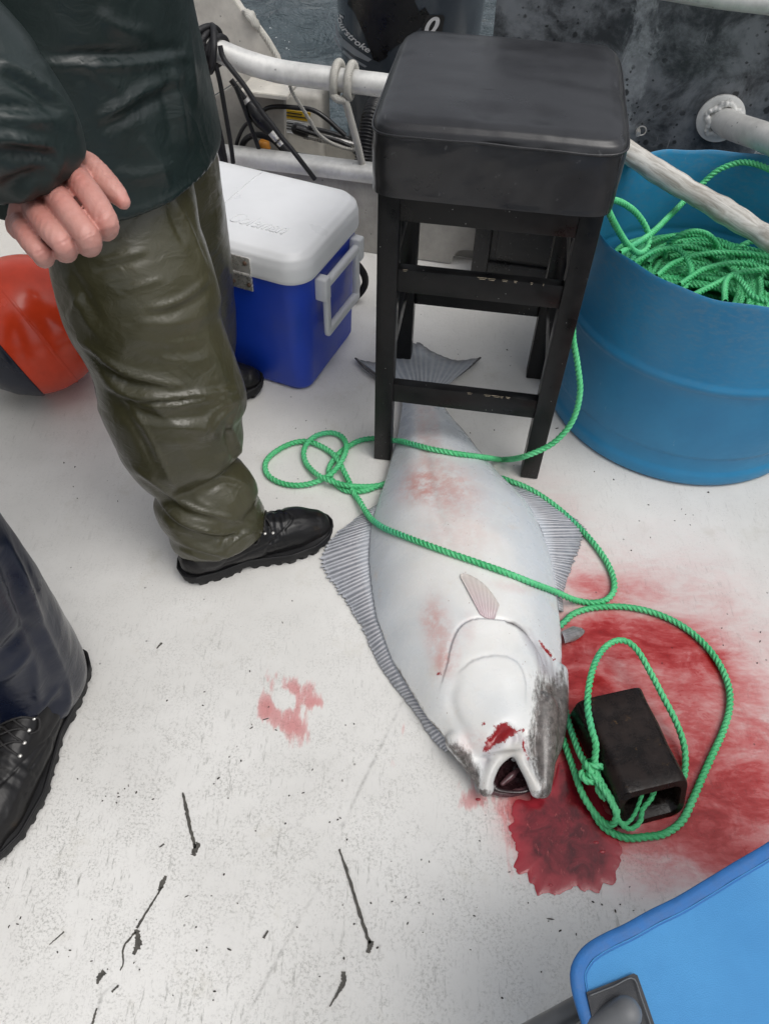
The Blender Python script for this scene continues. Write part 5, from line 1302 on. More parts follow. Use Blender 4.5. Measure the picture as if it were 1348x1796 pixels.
# ------------------------------------------------------------------ people
def boot(name, person, heel, ang, L=.315, right=True):
    """laced work boot: upper, lugged sole, welt, laces and hooks; x runs from heel to toe"""
    Mt = frame((math.cos(ang), math.sin(ang), 0), (-math.sin(ang), math.cos(ang), 0), (0, 0, 1), (heel[0], heel[1], 0))
    A = np.array(Mt); W_ = lambda P: np.asarray(P, float) @ A[:3, :3].T + A[:3, 3]
    sgn = 1 if right else -1
    k = L / .315
    parts = [limb([(.040, 0, .050), (.10, .002 * sgn, .052), (.18, .004 * sgn, .052), (.245, .004 * sgn, .044), (.278, .002 * sgn, .038)], [.040, .041, .046, .044, .035]),
             limb([(.062, 0, .06), (.064, 0, .10), (.070, 0, .125)], [.046, .044, .040]), limb([(.10, 0, .085), (.15, .002 * sgn, .078), (.20, .003 * sgn, .062)], [.036, .036, .036])]
    parts = [(np.asarray(v) * np.array([k, 1, 1]), f) for v, f in parts]
    me = union(parts, .0028, 6); V, N = coords(me)
    V[:, 2] = np.where(V[:, 2] < .024, .024 + (V[:, 2] - .024) * .1, V[:, 2])
    x, y, z = V.T; xs = x / k
    # toe cap seam, quarter seam, padded collar, flex creases
    D = -.0022 * np.exp(-((xs - .235 + 1.2 * y * y / .03) / .003) ** 2) * (z > .03)
    D += -.0018 * np.exp(-((z - .052 - .25 * (xs - .10)) / .003) ** 2) * (xs < .20)
    D += sum(-.0020 * np.exp(-((xs - c_ - .2 * y) / .0045) ** 2) * (z > .06) for c_ in (.188, .202, .216))
    D += .0012 * vnoise(V, 16, 61, 3)
    V = V + N * D[:, None]; setco(me, W_(V))
    bt_o = finish(name, me, M['boot'], person)
    # sole
    u = np.linspace(0, 1, 160, endpoint=False); t = u * 2 * math.pi
    cx = .5 - .5 * np.cos(t); side = np.sign(np.sin(t) + 1e-9)
    hw = np.interp(cx, [0, .02, .08, .22, .42, .68, .85, .95, .99, 1], [0, .022, .036, .040, .036, .052, .046, .031, .014, 0])
    out = np.stack([cx * (L + .006) - .004, hw * side * 1.08 + .004 * sgn * np.sin(cx * math.pi)], 1)
    lug = (np.floor(cx * (L / .0135)) % 2 == 0) & (np.abs(hw) > .02); lug |= (cx > .97) | (cx < .02)
    arch = (cx > .36) & (cx < .44)
    rings = []
    cen = out.mean(0)
    for z, s, lu in ((.0, .94, 1), (.002, .965, 1), (.013, .985, 1), (.0135, 1.0, 0), (.026, 1.01, 0), (.030, 1.0, 0), (.031, .93, 0), (.031, .5, 0)):
        q = cen + (out - cen) * s
        zz = np.full(len(q), z)
        if lu: q = np.where(lug[:, None], q, cen + (q - cen) * np.array([.985, .90])); zz = np.where(arch & (z < .012), .011, zz)
        toe = np.clip((cx - .8) / .2, 0, 1) ** 2 * .008; zz = zz + toe
        rings.append(np.stack([q[:, 0], q[:, 1], zz], 1))
    Fc = [tuple(f) for f in grid_faces(len(rings), 160)] + [tuple(range(160))[::-1], tuple(range(7 * 160, 8 * 160))]
    so = mesh('sole', W_(np.concatenate(rings)), Fc, M['sole'], parent=bt_o, sharp=40)
    lo = cen + (out - cen) * 1.0
    Pw = W_(np.stack([lo[:, 0], lo[:, 1], .0315 + np.clip((cx - .8) / .2, 0, 1) ** 2 * .008], 1)); V2, F2 = tube_data(np.concatenate([Pw, Pw[:2]]), .0028, 6, False)
    mesh('welt', V2, F2, M['sole'], parent=bt_o)
    # laces over the tongue
    bt = BVHTree.FromPolygons([Vector(v) for v in W_(V)], [tuple(p.vertices) for p in me.polygons])
    def top(x, y, off=.002):
        o_ = Vector(W_([[x * k, y, .4]])[0]); r = bt.ray_cast(o_, Vector((0, 0, -1))); return (np.array(r[0]) + np.array(r[1]) * off) if r[0] else np.array([o_[0], o_[1], .070])
    rows = [.140, .156, .172, .188]
    for i in range(len(rows) - 1):
        for s in (-1, 1):
            P = [top(rows[i], -s * .024, .002), top((rows[i] + rows[i + 1]) / 2 - .004, -s * .010, .0035), top((rows[i] + rows[i + 1]) / 2 + .004, s * .008, .0035), top(rows[i + 1], s * .023, .002)]
            V2, F2 = tube_data(resample(P, .003), .0019, 7); mesh('lace', V2, F2, M['lace'], parent=bt_o)
    for x_ in rows:
        for s in (-1, 1):
            V2, F2 = ball(top(x_, s * .026, .001), (.0034, .0034, .0026), 10); mesh('hook', V2, F2, M['chrome'], parent=bt_o)
    for s in (-1, 1):
        P = [top(.142, s * .02), top(.138, s * .030, .004), top(.150, s * .034, .003), top(.160, s * .028, .003)]
        V2, F2 = tube_data(resample(P, .003), .0018, 7); mesh('lace', V2, F2, M['lace'], parent=bt_o)
    return bt_o

# ---- man in green rain jacket and olive oilskin trousers
man = empty('person', (-.42, 1.2, 0), 'person in dark green rain jacket and shiny olive oilskin trousers with one closed hand hanging', 'person')
HD = .72
def hp(x, y, d): return atd(x, y, d)
fingers = [  # knuckle, middle joint, end joint, tip  (image place and distance)
    ([(128, 306, .742), (140, 318, .716), (166, 352, .700), (187, 389, .696)], [(186, 402, .712), (176, 398, .738), (160, 378, .752)], [.0120, .0116, .0112, .0107], [.0106, .0098, .0088]),
    ([(94, 330, .736), (104, 350, .708), (130, 384, .692), (155, 417, .688)], [(157, 430, .704), (148, 424, .732), (134, 400, .748)], [.0122, .0117, .0113, .0109], [.0108, .0100, .0090]),
    ([(62, 358, .740), (70, 378, .714), (92, 407, .698), (113, 430, .694)], [(116, 441, .710), (108, 436, .736), (98, 412, .750)], [.0118, .0114, .0110, .0105], [.0103, .0096, .0088]),
    ([(38, 388, .748), (42, 404, .728), (56, 426, .714), (72, 444, .710)], [(78, 452, .722), (74, 450, .744), (68, 430, .756)], [.0108, .0104, .0100, .0095], [.0093, .0088, .0080])]
parts = []
for a, b, ra, rb in fingers:
    pts = [hp(*q) for q in a + b]; rad = ra + rb
    parts.append(limb(pts, rad, 20))
    parts.append(limb([hp(62, 300, .745) * .4 + hp(*a[0]) * .6, hp(*a[0]), hp(*a[1])], [.015, .0130, .0112], 18))
parts.append(limb([hp(110, 305, .765), hp(144, 292, .760), hp(166, 302, .748), hp(190, 326, .741), hp(206, 342, .738), hp(216, 354, .737)], [.018, .0155, .0130, .0118, .0098, .0072], 20))
parts.append(limb([hp(28, 254, .712), hp(58, 292, .732), hp(88, 328, .748)], [.028, .027, .024], 24))
parts.append(limb([hp(118, 325, .762), hp(40, 395, .766)], [.020, .016], 20)); parts.append(limb([hp(124, 345, .740), hp(62, 400, .745)], [.016, .014], 20)); parts.append(limb([hp(156, 384, .728), hp(92, 424, .734)], [.012, .011], 20))
hm = union(parts, .0013, 2, .5)
HV, HN = coords(hm)
# skin creases over the joints and tendons
def creases(V, N):
    Q = proj(V); vd = CAM - V; vd /= np.linalg.norm(vd, axis=1)[:, None]; fc = np.clip((N * vd).sum(1) * 2, 0, 1); D = np.zeros(len(V))
    for L, w, h in (([(170, 382), (178, 377), (187, 373)], 2.0, -.0009), ([(173, 386), (182, 381), (190, 378)], 1.6, -.0006), ([(144, 420), (153, 414), (162, 410)], 2.0, -.0008), ([(146, 425), (156, 419), (164, 415)], 1.6, -.0006),
                    ([(100, 430), (110, 425), (119, 421)], 1.8, -.0007), ([(62, 446), (71, 441), (78, 437)], 1.7, -.0006), ([(184, 306), (190, 309), (195, 313)], 1.8, -.0007), ([(194, 318), (199, 321), (203, 326)], 1.6, -.0007),
                    ([(128, 322), (136, 316), (142, 309)], 2.2, -.0005), ([(93, 357), (101, 352), (109, 347)], 2.2, -.0005), ([(196, 330), (205, 339), (211, 344)], 2.0, .0003)):
        d, t, s = seg_dist(Q, resample(np.array(L, float), n=12)); D += h * np.exp(-(d / w) ** 2)
    for (x, y, r) in ((182, 388, 11), (154, 418, 11), (112, 430, 10), (72, 444, 9), (135, 316, 12), (100, 350, 12)):
        D += .0009 * np.exp(-(((Q[:, 0] - x) ** 2 + (Q[:, 1] - y) ** 2) / r ** 2))
    return V + N * (D * fc)[:, None], Q
HV, Q = creases(HV, HN)
HV += HN * (.00025 * vnoise(HV, 160, 71, 3))[:, None]
red = np.clip(sum(a_ * np.exp(-(((Q[:, 0] - x) ** 2 + (Q[:, 1] - y) ** 2) / r ** 2)) for x, y, r, a_ in ((135, 312, 26, .8), (100, 350, 22, .6), (68, 378, 22, .6), (40, 405, 22, .7), (180, 390, 16, .4), (75, 440, 20, .5), (112, 430, 18, .4), (214, 352, 14, .7), (155, 365, 40, .25))), 0, 1)
HF = [tuple(p.vertices) for p in hm.polygons]
# the rest of the body, hidden under clothes, and the head (above the picture)
HC = np.array([-.46, 1.2, 1.64])
def head_parts(c, d):
    f = np.array([d[0], d[1], 0]); l = np.array([-d[1], d[0], 0]); u = np.array([0, 0, 1.0])
    P = [limb([c - u * .20, c - u * .08], [.062, .058]), ball(c + u * .02, (.088, .080, .108), 24), limb([c - u * .075 + f * .055, c - u * .10 + f * .03], [.032, .04]),
         limb([c + u * .02 + f * .088, c - u * .015 + f * .108], [.010, .015]), limb([c - u * .055 + f * .086 - l * .02, c - u * .055 + f * .086 + l * .02], [.009, .009]),
         limb([c + u * .035 + f * .080 - l * .03, c + u * .035 + f * .080 + l * .03], [.012, .012])]
    for s in (-1, 1): P.append(limb([c + l * s * .083 + u * .03, c + l * s * .083 - u * .02], [.014, .011]))
    return P
def under_body(hc, d, sh, arms, legs, hips):
    P = head_parts(hc, d); P.append(limb([np.array([hips[0], hips[1], hips[2]]), np.array([hips[0], hips[1], hips[2] + .25]), np.array([sh[0], sh[1], sh[2] - .06])], [.13, .125, .12]))
    for a in arms: P.append(limb(a[0], a[1]))
    for a in legs: P.append(limb(a[0], a[1]))
    return P
def eyes_hair(person, c, d, hairm):
    f = np.array([d[0], d[1], 0]); l = np.array([-d[1], d[0], 0]); u = np.array([0, 0, 1.0])
    for s in (-1, 1):
        V, Fc = ball(c + f * .078 + l * s * .031 + u * .015, .0125, 12); mesh('eye', V, Fc, M['eye'], parent=person)
    a = np.linspace(.15, math.pi / 2, 10); V, Fc = lathe_data(np.stack([np.cos(a) * .100 + 1e-4, np.sin(a) * .115], 1), 32); V = V + c + u * .035 - f * .008
    mesh('hair', V, Fc, hairm, parent=person)
elbow = np.array([-.560, .860, 1.170]); wrist = atd(55, 290, .730)
arm_r = ([np.array([-.47, 1.03, 1.40]), np.array([-.525, .925, 1.28]), elbow, atd(-40, 190, .675), atd(20, 250, .700), wrist], [.050, .046, .044, .042, .036, .030])
arm_l = ([np.array([-.47, 1.41, 1.42]), np.array([-.60, 1.52, 1.16]), np.array([-.555, 1.49, .89])], [.055, .045, .031])
lc = [aty(x, y, w) for x, y, w in ((215, 400, 1.115), (232, 480, 1.085), (285, 640, 1.04), (315, 760, 1.01), (362, 880, .975))]
bp = under_body(HC, (1, 0), (-.46, 1.2, 1.45), [arm_r, arm_l], [(lc, [.07, .07, .052, .05, .04]), ([np.array([-.44, 1.29, .82]), np.array([-.43, 1.36, .45]), np.array([-.48, 1.46, .12])], [.07, .06, .05])], (-.46, 1.2, .95))
bm2 = union(bp, .007, 4); V, _ = coords(bm2)
SRC_W = hp(70, 300, .79); SRC_K = np.mean([hp(*f[0][0]) for f in fingers], 0)
def other_hand(w, d, across, mirror):
    """the same relaxed fist at another wrist: w wrist, d the way it points, across from little finger to thumb"""
    def basis(f, a):
        f = f / np.linalg.norm(f); a = a - f * (a @ f); a /= np.linalg.norm(a); return np.stack([f, a, np.cross(f, a)], 1)
    B0 = basis(SRC_K - SRC_W, hp(*fingers[0][0][0]) - hp(*fingers[3][0][0])); B1 = basis(np.array(d, float), np.array(across, float))
    L = (HV - SRC_W) @ B0
    if mirror: L[:, 2] *= -1
    Fm = [f[::-1] for f in HF] if mirror else HF
    return L @ B1.T + np.array(w), Fm
hl = other_hand((-.55, 1.48, .87), (.05, 0, -1), (1, 0, 0), True)
V3, F3 = join([(V, [tuple(p.vertices) for p in bm2.polygons]), (HV, HF), hl])
mesh('body', V3, F3, M['skin'], parent=man, attrs={'red': np.concatenate([np.full(len(V), .1), red, red])})
# thumb nail
nail = []
for i in range(5):
    for j in range(5):
        x = 205 + i * 2.4 - j * .9 + 3; y = 335.5 + i * 3.2 + j * 1.2 - 2
        nail.append((x, y))
bt_h = BVHTree.FromPolygons([Vector(v) for v in HV], HF)
M['nail'] = basic('finger_nail', (.60, .38, .32), .25, var=.08)
eyes_hair(man, HC, (1, 0), M['hair'])

def loft_px(rows, kf=.9, k=48):
    """leg of a garment from its two edges in the picture and its real distance"""
    c, w = [], []
    D = resample(np.array(rows, float), n=len(rows) * 7)
    P = np.array([aty((l + r) / 2, y, yw) for y, l, r, yw in D])
    C2 = np.stack([(D[:, 1] + D[:, 2]) / 2, D[:, 0]], 1); tg = np.gradient(C2, axis=0); tg /= np.linalg.norm(tg, axis=1)[:, None]
    hwid = (D[:, 2] - D[:, 1]) / 2 * np.abs(tg[:, 1]) * np.array([depth(p) for p in P]) / F
    T = np.gradient(P, axis=0); T /= np.linalg.norm(T, axis=1)[:, None]
    V = []; th = np.linspace(0, 2 * math.pi, k, endpoint=False)
    for p, t, h in zip(P, T, hwid):
        vd = CAM - p; vd /= np.linalg.norm(vd); s = np.cross(t, vd); s /= np.linalg.norm(s); f = np.cross(s, t)
        V.append(p + h * (np.cos(th)[:, None] * s + kf * np.sin(th)[:, None] * f))
    n = len(P); V = np.concatenate(V)
    return V, [tuple(f) for f in grid_faces(n, k)] + [tuple(range(k))[::-1], tuple(range((n - 1) * k, n * k))]
LEG = [(262, 70, 318, 1.155), (330, 78, 340, 1.13), (400, 88, 352, 1.105), (450, 90, 368, 1.09), (500, 100, 382, 1.075), (560, 118, 394, 1.06), (620, 150, 410, 1.045), (660, 164, 424, 1.035), (695, 174, 433, 1.025), (730, 188, 427, 1.015), (775, 208, 430, 1.005), (815, 235, 424, .995), (850, 258, 446, .985), (888, 268, 464, .975), (912, 284, 472, .968), (934, 297, 474, .962)]
legR = loft_px(LEG)
legL = limb([(-.435, 1.29, .82), (-.425, 1.315, .70), (-.43, 1.37, .46), (-.45, 1.44, .22), (-.475, 1.465, .07)], [.112, .115, .106, .098, .092], 40)
pel = limb([(-.45, 1.13, .85), (-.45, 1.27, .85)], [.105, .105], 36)
tm_ = union([legR, legL, pel], .0052, 4)
V, N = coords(tm_)
S = [  # creases: points in the picture, width, height, skew
    ([(130, 588), (175, 622), (222, 651), (275, 668), (323, 677)], 9, .011, .3), ([(172, 645), (205, 676), (241, 694), (290, 698), (340, 692), (390, 686), (430, 682)], 8, .014, .3), ([(178, 664), (215, 690), (260, 708), (310, 710), (352, 702), (400, 700), (428, 697)], 7, .010, .2),
    ([(150, 610), (190, 650), (230, 672), (300, 682)], 7, -.010), ([(190, 684), (240, 704), (300, 703), (360, 696)], 5, -.010), ([(205, 700), (250, 726), (310, 736), (370, 726)], 10, -.008),
    ([(352, 770), (366, 738), (388, 714), (412, 702), (428, 697)], 6, .010, .3), ([(372, 764), (386, 736), (404, 718), (424, 708)], 5, .007), ([(362, 752), (378, 726), (400, 708)], 5, -.008), ([(262, 705), (300, 740), (340, 752), (380, 748)], 12, .006),
    ([(208, 682), (235, 720), (260, 760), (280, 800), (300, 840), (325, 880)], 5, .006, .4), ([(198, 690), (225, 735), (250, 775), (275, 825)], 8, -.006), ([(300, 760), (330, 800), (350, 840)], 16, .004),
    ([(228, 812), (255, 835), (285, 854), (334, 888), (390, 905), (456, 922)], 6, .010, .3), ([(240, 832), (285, 868), (330, 902), (400, 918)], 6, -.009), ([(268, 858), (290, 890), (318, 915), (371, 933), (410, 934), (446, 930)], 5.5, .010, .3), ([(275, 880), (310, 922), (370, 944), (430, 940)], 5, -.009),
    ([(300, 945), (330, 956), (363, 966), (395, 974), (428, 983)], 5, .008), ([(392, 972), (404, 955), (420, 942), (440, 932), (458, 926)], 5, .009, .3), ([(385, 962), (400, 944), (425, 930)], 4, -.008), ([(300, 930), (340, 948), (380, 954)], 5, -.006), ([(310, 962), (350, 976), (400, 984)], 4, .006),
    ([(356, 850), (385, 838), (410, 842), (436, 852)], 7, .006), ([(362, 862), (395, 846), (430, 858)], 5, -.006), ([(405, 735), (410, 765), (420, 790), (424, 815)], 7, .009), ([(396, 740), (402, 775), (412, 812)], 5, -.006), ([(424, 812), (438, 835), (450, 852)], 6, .006),
    ([(256, 540), (285, 534), (315, 524), (345, 505), (366, 482)], 8, .009, .4), ([(250, 556), (300, 548), (345, 528), (372, 500)], 8, -.007), ([(240, 562), (290, 566), (330, 562), (372, 548)], 14, .006), ([(170, 460), (215, 450), (262, 438)], 8, .007), ([(165, 474), (215, 464), (262, 450)], 7, -.005),
    ([(216, 508), (250, 500), (290, 488)], 7, .006), ([(305, 352), (320, 372), (334, 402), (350, 440), (366, 475)], 6, .007, .3), ([(296, 360), (308, 390), (325, 430)], 7, -.006), ([(118, 560), (130, 540), (140, 512)], 6, .006), ([(110, 480), (130, 520), (150, 560), (180, 600)], 10, .006), ([(126, 470), (150, 520), (180, 570)], 8, -.005),
    ([(230, 590), (270, 600), (320, 600), (380, 590)], 10, .004), ([(250, 620), (310, 632), (370, 628)], 9, .004), ([(260, 770), (300, 775), (350, 772)], 9, .004), ([(340, 860), (350, 880), (380, 895)], 5, .005)]
E_ = edges_of(tm_)
V = sculpt(V, N, [(c_[0], c_[1] * .9, c_[2] * .72) + tuple(c_[3:]) for c_ in S]); V = V + N * (.0018 * vnoise(V, 7, 81, 3))[:, None]
V = relax(V, E_, 1, .3); V[:, 2] = np.maximum(V[:, 2], .012)
setco(tm_, V); finish('trousers', tm_, M['olive'], man)
boot('boot', man, (-.409, .905), math.atan2(.125, .290), .322, True)
boot('boot', man, (-.632, 1.455), math.atan2(.03, .30), .318, False)

# rain jacket
rings = []; k = 64; th = np.linspace(0, 2 * math.pi, k, endpoint=False)
for z, cx, ax, ay in ((.735, -.470, .194, .240), (.78, -.470, .190, .236), (.90, -.470, .182, .228), (1.0, -.470, .178, .222), (1.15, -.468, .175, .220), (1.30, -.465, .165, .220), (1.42, -.462, .140, .205), (1.50, -.46, .09, .12), (1.54, -.46, .075, .08)):
    rings.append(np.stack([cx + np.sign(np.cos(th)) * np.abs(np.cos(th)) ** .85 * ax, 1.2 + np.sin(th) * ay, np.full(k, z)], 1))
D = resample(np.concatenate([r.reshape(1, -1) for r in rings]), n=40)
TV = D.reshape(-1, 3); TF = [tuple(f) for f in grid_faces(40, k)] + [tuple(range(k))[::-1], tuple(range(39 * k, 40 * k))]
cuff = atd(60, 300, .729); fore = atd(20, 236, .699)
slv = resample(np.array([list((-.47, 1.02, 1.40)) + [.098], list((-.525, .925, 1.28)) + [.088], list(elbow + np.array([.0, -.0, 0])) + [.084], list(atd(-42, 186, .674)) + [.074], list(fore) + [.064], list(cuff) + [.0545]]), n=60)
SV, SF = tube_data(slv[:, :3], slv[:, 3], 40)
SV2, SF2 = limb([(-.47, 1.39, 1.40), (-.60, 1.52, 1.16), (-.56, 1.50, .90)], [.095, .078, .062], 36)
jm = union([(TV, TF), (SV, SF), (SV2, SF2)], .0048, 4)
V, N = coords(jm); E_ = edges_of(jm)
ax_ = (cuff - fore) / np.linalg.norm(cuff - fore); w = V - cuff; t = w @ ax_; rad = np.linalg.norm(w - t[:, None] * ax_, axis=1)
m_ = (t > -.012) & (t < .03) & (rad < .050); V[m_] -= ax_ * (.013 * np.clip((.050 - rad[m_]) / .006, 0, 1))[:, None]
SJ = [([(-20, 102), (25, 118), (60, 142), (95, 170), (120, 198), (136, 230)], 7, .012, .4), ([(0, 128), (45, 150), (85, 178), (108, 200)], 9, -.010), ([(-20, 200), (30, 204), (75, 206), (112, 204)], 9, .010, .3), ([(-20, 184), (40, 190), (95, 196)], 7, -.008),
      ([(-20, 240), (25, 242), (65, 250), (104, 262)], 8, .011, .3), ([(-10, 262), (45, 268), (95, 272)], 9, -.011), ([(112, 262), (106, 285), (92, 315), (75, 345)], 8, .006), ([(0, 330), (40, 310), (80, 290)], 12, -.006), ([(0, 300), (45, 296), (85, 282)], 8, .005), ([(10, 380), (40, 350), (70, 320)], 7, .004),
      ([(70, 112), (130, 110), (200, 112), (270, 106), (335, 96)], 7, .010, .3), ([(80, 98), (150, 96), (230, 96), (320, 84)], 8, -.008), ([(165, 212), (205, 190), (250, 162), (300, 140), (325, 128)], 9, .009, -.3), ([(175, 228), (220, 206), (270, 178), (318, 152)], 9, -.007), ([(150, 120), (185, 140), (215, 165)], 12, .005),
      ([(300, 110), (310, 160), (318, 210), (330, 262)], 10, .007), ([(288, 130), (296, 190), (306, 250)], 9, -.006), ([(325, 20), (332, 100), (345, 190)], 10, .006), ([(210, 384), (260, 366), (300, 348), (345, 318), (376, 292)], 6, .004), ([(200, 300), (240, 310), (280, 300), (310, 285)], 14, .005), ([(240, 240), (270, 270), (300, 330)], 12, .005), ([(170, 20), (210, 50), (270, 60)], 14, .006)]
V = sculpt(V, N, SJ); V = V + N * (.0022 * vnoise(V, 5, 91, 3))[:, None]; V = relax(V, E_, 2, .4)
setco(jm, V); finish('jacket', jm, M['jacket'], man)

# ---- second person: navy oilskins, one boot in view
man2 = empty('person', (-.72, .62, 0), 'person in navy oilskin trousers and black boots at the left edge of the photo', 'person')
HC2 = np.array([-.86, .60, 1.66])
bp = under_body(HC2, (.2, -.98), (-.86, .60, 1.46), [([np.array([-.66, .60, 1.42]), np.array([-.64, .60, 1.15]), np.array([-.688, .475, .95])], [.055, .045, .031]), ([np.array([-1.06, .60, 1.42]), np.array([-1.12, .60, 1.15]), np.array([-1.055, .475, .95])], [.055, .045, .031])],
                [([np.array([-.72, .62, .88]), np.array([-.64, .62, .45]), np.array([-.615, .66, .12])], [.08, .06, .05]), ([np.array([-.95, .62, .88]), np.array([-.97, .62, .45]), np.array([-.98, .66, .12])], [.08, .06, .05])], (-.84, .61, .95))
b2 = union(bp, .008, 4); V, _ = coords(b2)
h1 = other_hand((-.69, .46, .94), (-.02, -.08, -1), (.1, -1, 0), True); h2 = other_hand((-1.05, .46, .94), (.02, -.08, -1), (-.1, -1, 0), False)
V3, F3 = join([(V, [tuple(p.vertices) for p in b2.polygons]), h1, h2])
mesh('body', V3, F3, M['skin'], parent=man2, attrs={'red': np.concatenate([np.full(len(V), .1), red, red])})
eyes_hair(man2, HC2, (.2, -.98), M['hair'])
NL = limb([(-.715, .62, .90), (-.660, .622, .62), (-.632, .628, .35), (-.622, .634, .16), (-.622, .632, .075)], [.135, .122, .112, .106, .104], 44)
NR_ = limb([(-.95, .62, .90), (-.97, .62, .5), (-.985, .64, .08)], [.135, .115, .105], 36)
nm_ = union([NL, NR_, limb([(-.76, .62, .92), (-.92, .62, .92)], [.15, .15], 30)], .0052, 4)
V, N = coords(nm_); E_ = edges_of(nm_)
S2 = [([(10, 940), (40, 1020), (70, 1090), (98, 1150), (118, 1195)], 8, .008), ([(-5, 960), (25, 1040), (60, 1120), (95, 1190)], 9, -.006), ([(-10, 1330), (30, 1322), (65, 1302), (95, 1272), (112, 1240)], 7, .011, .3), ([(-10, 1300), (30, 1290), (70, 1262), (105, 1220)], 7, -.010), ([(0, 1285), (40, 1265), (80, 1235), (108, 1200)], 7, .008), ([(-10, 1200), (30, 1170), (60, 1130)], 9, .007), ([(-10, 1160), (20, 1130), (50, 1090)], 10, -.006),
      ([(60, 1150), (64, 1200), (72, 1240)], 10, .006), ([(118, 1190), (120, 1230), (112, 1265)], 6, .007), ([(30, 1000), (45, 1060), (60, 1100)], 10, .005)]
V = sculpt(V, N, S2); V += N * (.002 * vnoise(V, 7, 83, 3))[:, None]; V = relax(V, E_, 2, .4); V[:, 2] = np.maximum(V[:, 2], .02)
setco(nm_, V); finish('trousers', nm_, M['navy'], man2)
rings = []
for z, ax, ay in ((.84, .20, .15), (1.0, .195, .15), (1.3, .205, .15), (1.43, .17, .13), (1.50, .09, .09), (1.54, .075, .075)): rings.append(np.stack([-.85 + np.cos(th) * ax, .61 + np.sin(th) * ay, np.full(k, z)], 1))
D = resample(np.concatenate([r.reshape(1, -1) for r in rings]), n=30); TV = D.reshape(-1, 3); TF = [tuple(f) for f in grid_faces(30, k)] + [tuple(range(k))[::-1], tuple(range(29 * k, 30 * k))]
j2 = union([(TV, TF), limb([(-.68, .60, 1.41), (-.655, .60, 1.15), (-.69, .48, .96)], [.085, .072, .055]), limb([(-1.04, .60, 1.41), (-1.12, .60, 1.15), (-1.06, .48, .96)], [.085, .072, .055])], .007, 4)
finish('jacket', j2, M['navy'], man2)
boot('boot', man2, (-.566, .712), math.atan2(-.372, -.050), .385, True)
boot('boot', man2, (-.96, .74), math.atan2(-.34, .03), .33, False)
# ------------------------------------------------------------------ orange buoy
lo, hi = 1.0, 3.0
for _ in range(40):
    d = (lo + hi) / 2; c = atd(56, 571, d)
    if c[2] > d * 119 / F: lo = d
    else: hi = d
bd = (lo + hi) / 2; bc = atd(56, 571, bd); br = bd * 119 / F
buoy = empty('buoy', (bc[0], bc[1], 0), 'glossy orange inflatable buoy with navy end lying on deck behind the olive trousers', 'buoy')
bax = np.array([-.74, -.62, -.26]); bax /= np.linalg.norm(bax)
def along_axis(prof, k=72):
    V, Fc = lathe_data(prof, k)
    q = Vector(bax).to_track_quat('Z', 'X').to_matrix(); V = np.array([np.array(q @ Vector(v)) for v in V]) + bc; return V, Fc
a = np.linspace(-math.pi / 2, math.pi / 2, 50)
prof = [(max(br * math.cos(t), 1e-4), br * math.sin(t) * (1.0 if t < 0 else 1.06)) for t in a]
cut = [p for p in prof if p[1] < br * .50]
V, Fc = along_axis(cut); V[:, 2] = np.maximum(V[:, 2], .001)
mesh('float_body', V, Fc, M['orange'], parent=buoy)
rr = br * .872
V, Fc = along_axis([(rr - .002, br * .485), (rr + .004, br * .49), (rr + .003, br * .52), (rr * .93, br * .62), (rr * .78, br * .78), (rr * .55, br * .92), (rr * .34, br * 1.02), (rr * .26, br * 1.12), (rr * .26, br * 1.22), (rr * .2, br * 1.25), (.001, br * 1.25)]); V[:, 2] = np.maximum(V[:, 2], .001)
mesh('end_cap', V, Fc, M['navy_plastic'], parent=buoy)
V, Fc = along_axis([(br + .0, -.004), (br + .0022, 0), (br + .0, .004)]); V[:, 2] = np.maximum(V[:, 2], .001); mesh('mould_line', V, Fc, M['orange'], parent=buoy)

# ------------------------------------------------------------------ camp chair
CZ = .42
ch0 = atz(1006, 1694, CZ); e1 = atz(1348, 1480, CZ) - ch0; e1 /= np.linalg.norm(e1)
e2 = atz(1034, 1796, CZ) - atz(1006, 1700, CZ); e2 = e2 - e1 * (e2 @ e1) * .55; e2 /= np.linalg.norm(e2)
chair = empty('camp_chair', (ch0 + e1 * .27 + e2 * .25) * np.array([1, 1, 0]), 'bright blue folding camp chair with a black corner patch in the lower right corner', 'chair')
CWd, CDp = .55, .50
edge = [(1348, 1480), (1295, 1511), (1240, 1545), (1190, 1575), (1145, 1597), (1100, 1622), (1062, 1640), (1030, 1660), (1012, 1682), (1004, 1704), (1007, 1735), (1016, 1768), (1026, 1800), (1038, 1838)]
W0 = [atz(x, y, CZ) for x, y in edge]
a_ = W0[0] + e1 * .30; b_ = W0[-1] + e2 * .36
out = [a_] + [W0[0] + e1 * .15] + W0 + [W0[-1] + e2 * .18, b_, b_ + e1 * .28, b_ + e1 * .56, (b_ + e1 * .56) * .5 + a_ * .5 + e1 * .02]
O = resample(np.array(out), n=300, closed=True)[:-1]; n = len(O); cc = O.mean(0)
def seat_pt(q, lift=0.0):
    d = np.linalg.norm((q - cc)[:2]) / .34
    return np.array([q[0], q[1], CZ - .030 * np.clip(1 - d, 0, 1) + .0035 * math.sin(q[0] * 31 + q[1] * 18) * np.clip(1.2 - d, 0, 1) + lift])
V = []
for r in (1, .98, .95, .9, .8, .7, .6, .5, .4, .3, .2, .1, .02):
    for q in O: V.append(seat_pt(cc + (q - cc) * r))
m_ = len(V); Fc = grid_faces(13, n); V2 = np.array(V); V2 = np.concatenate([V2, V2 - np.array([0, 0, .004])])
rim = np.array([(i, (i + 1) % n, (i + 1) % n + m_, i + m_) for i in range(n)])
seat_o = mesh('seat_fabric', V2, np.concatenate([Fc, Fc[:, ::-1] + m_, rim]), M['canvas'], parent=chair)
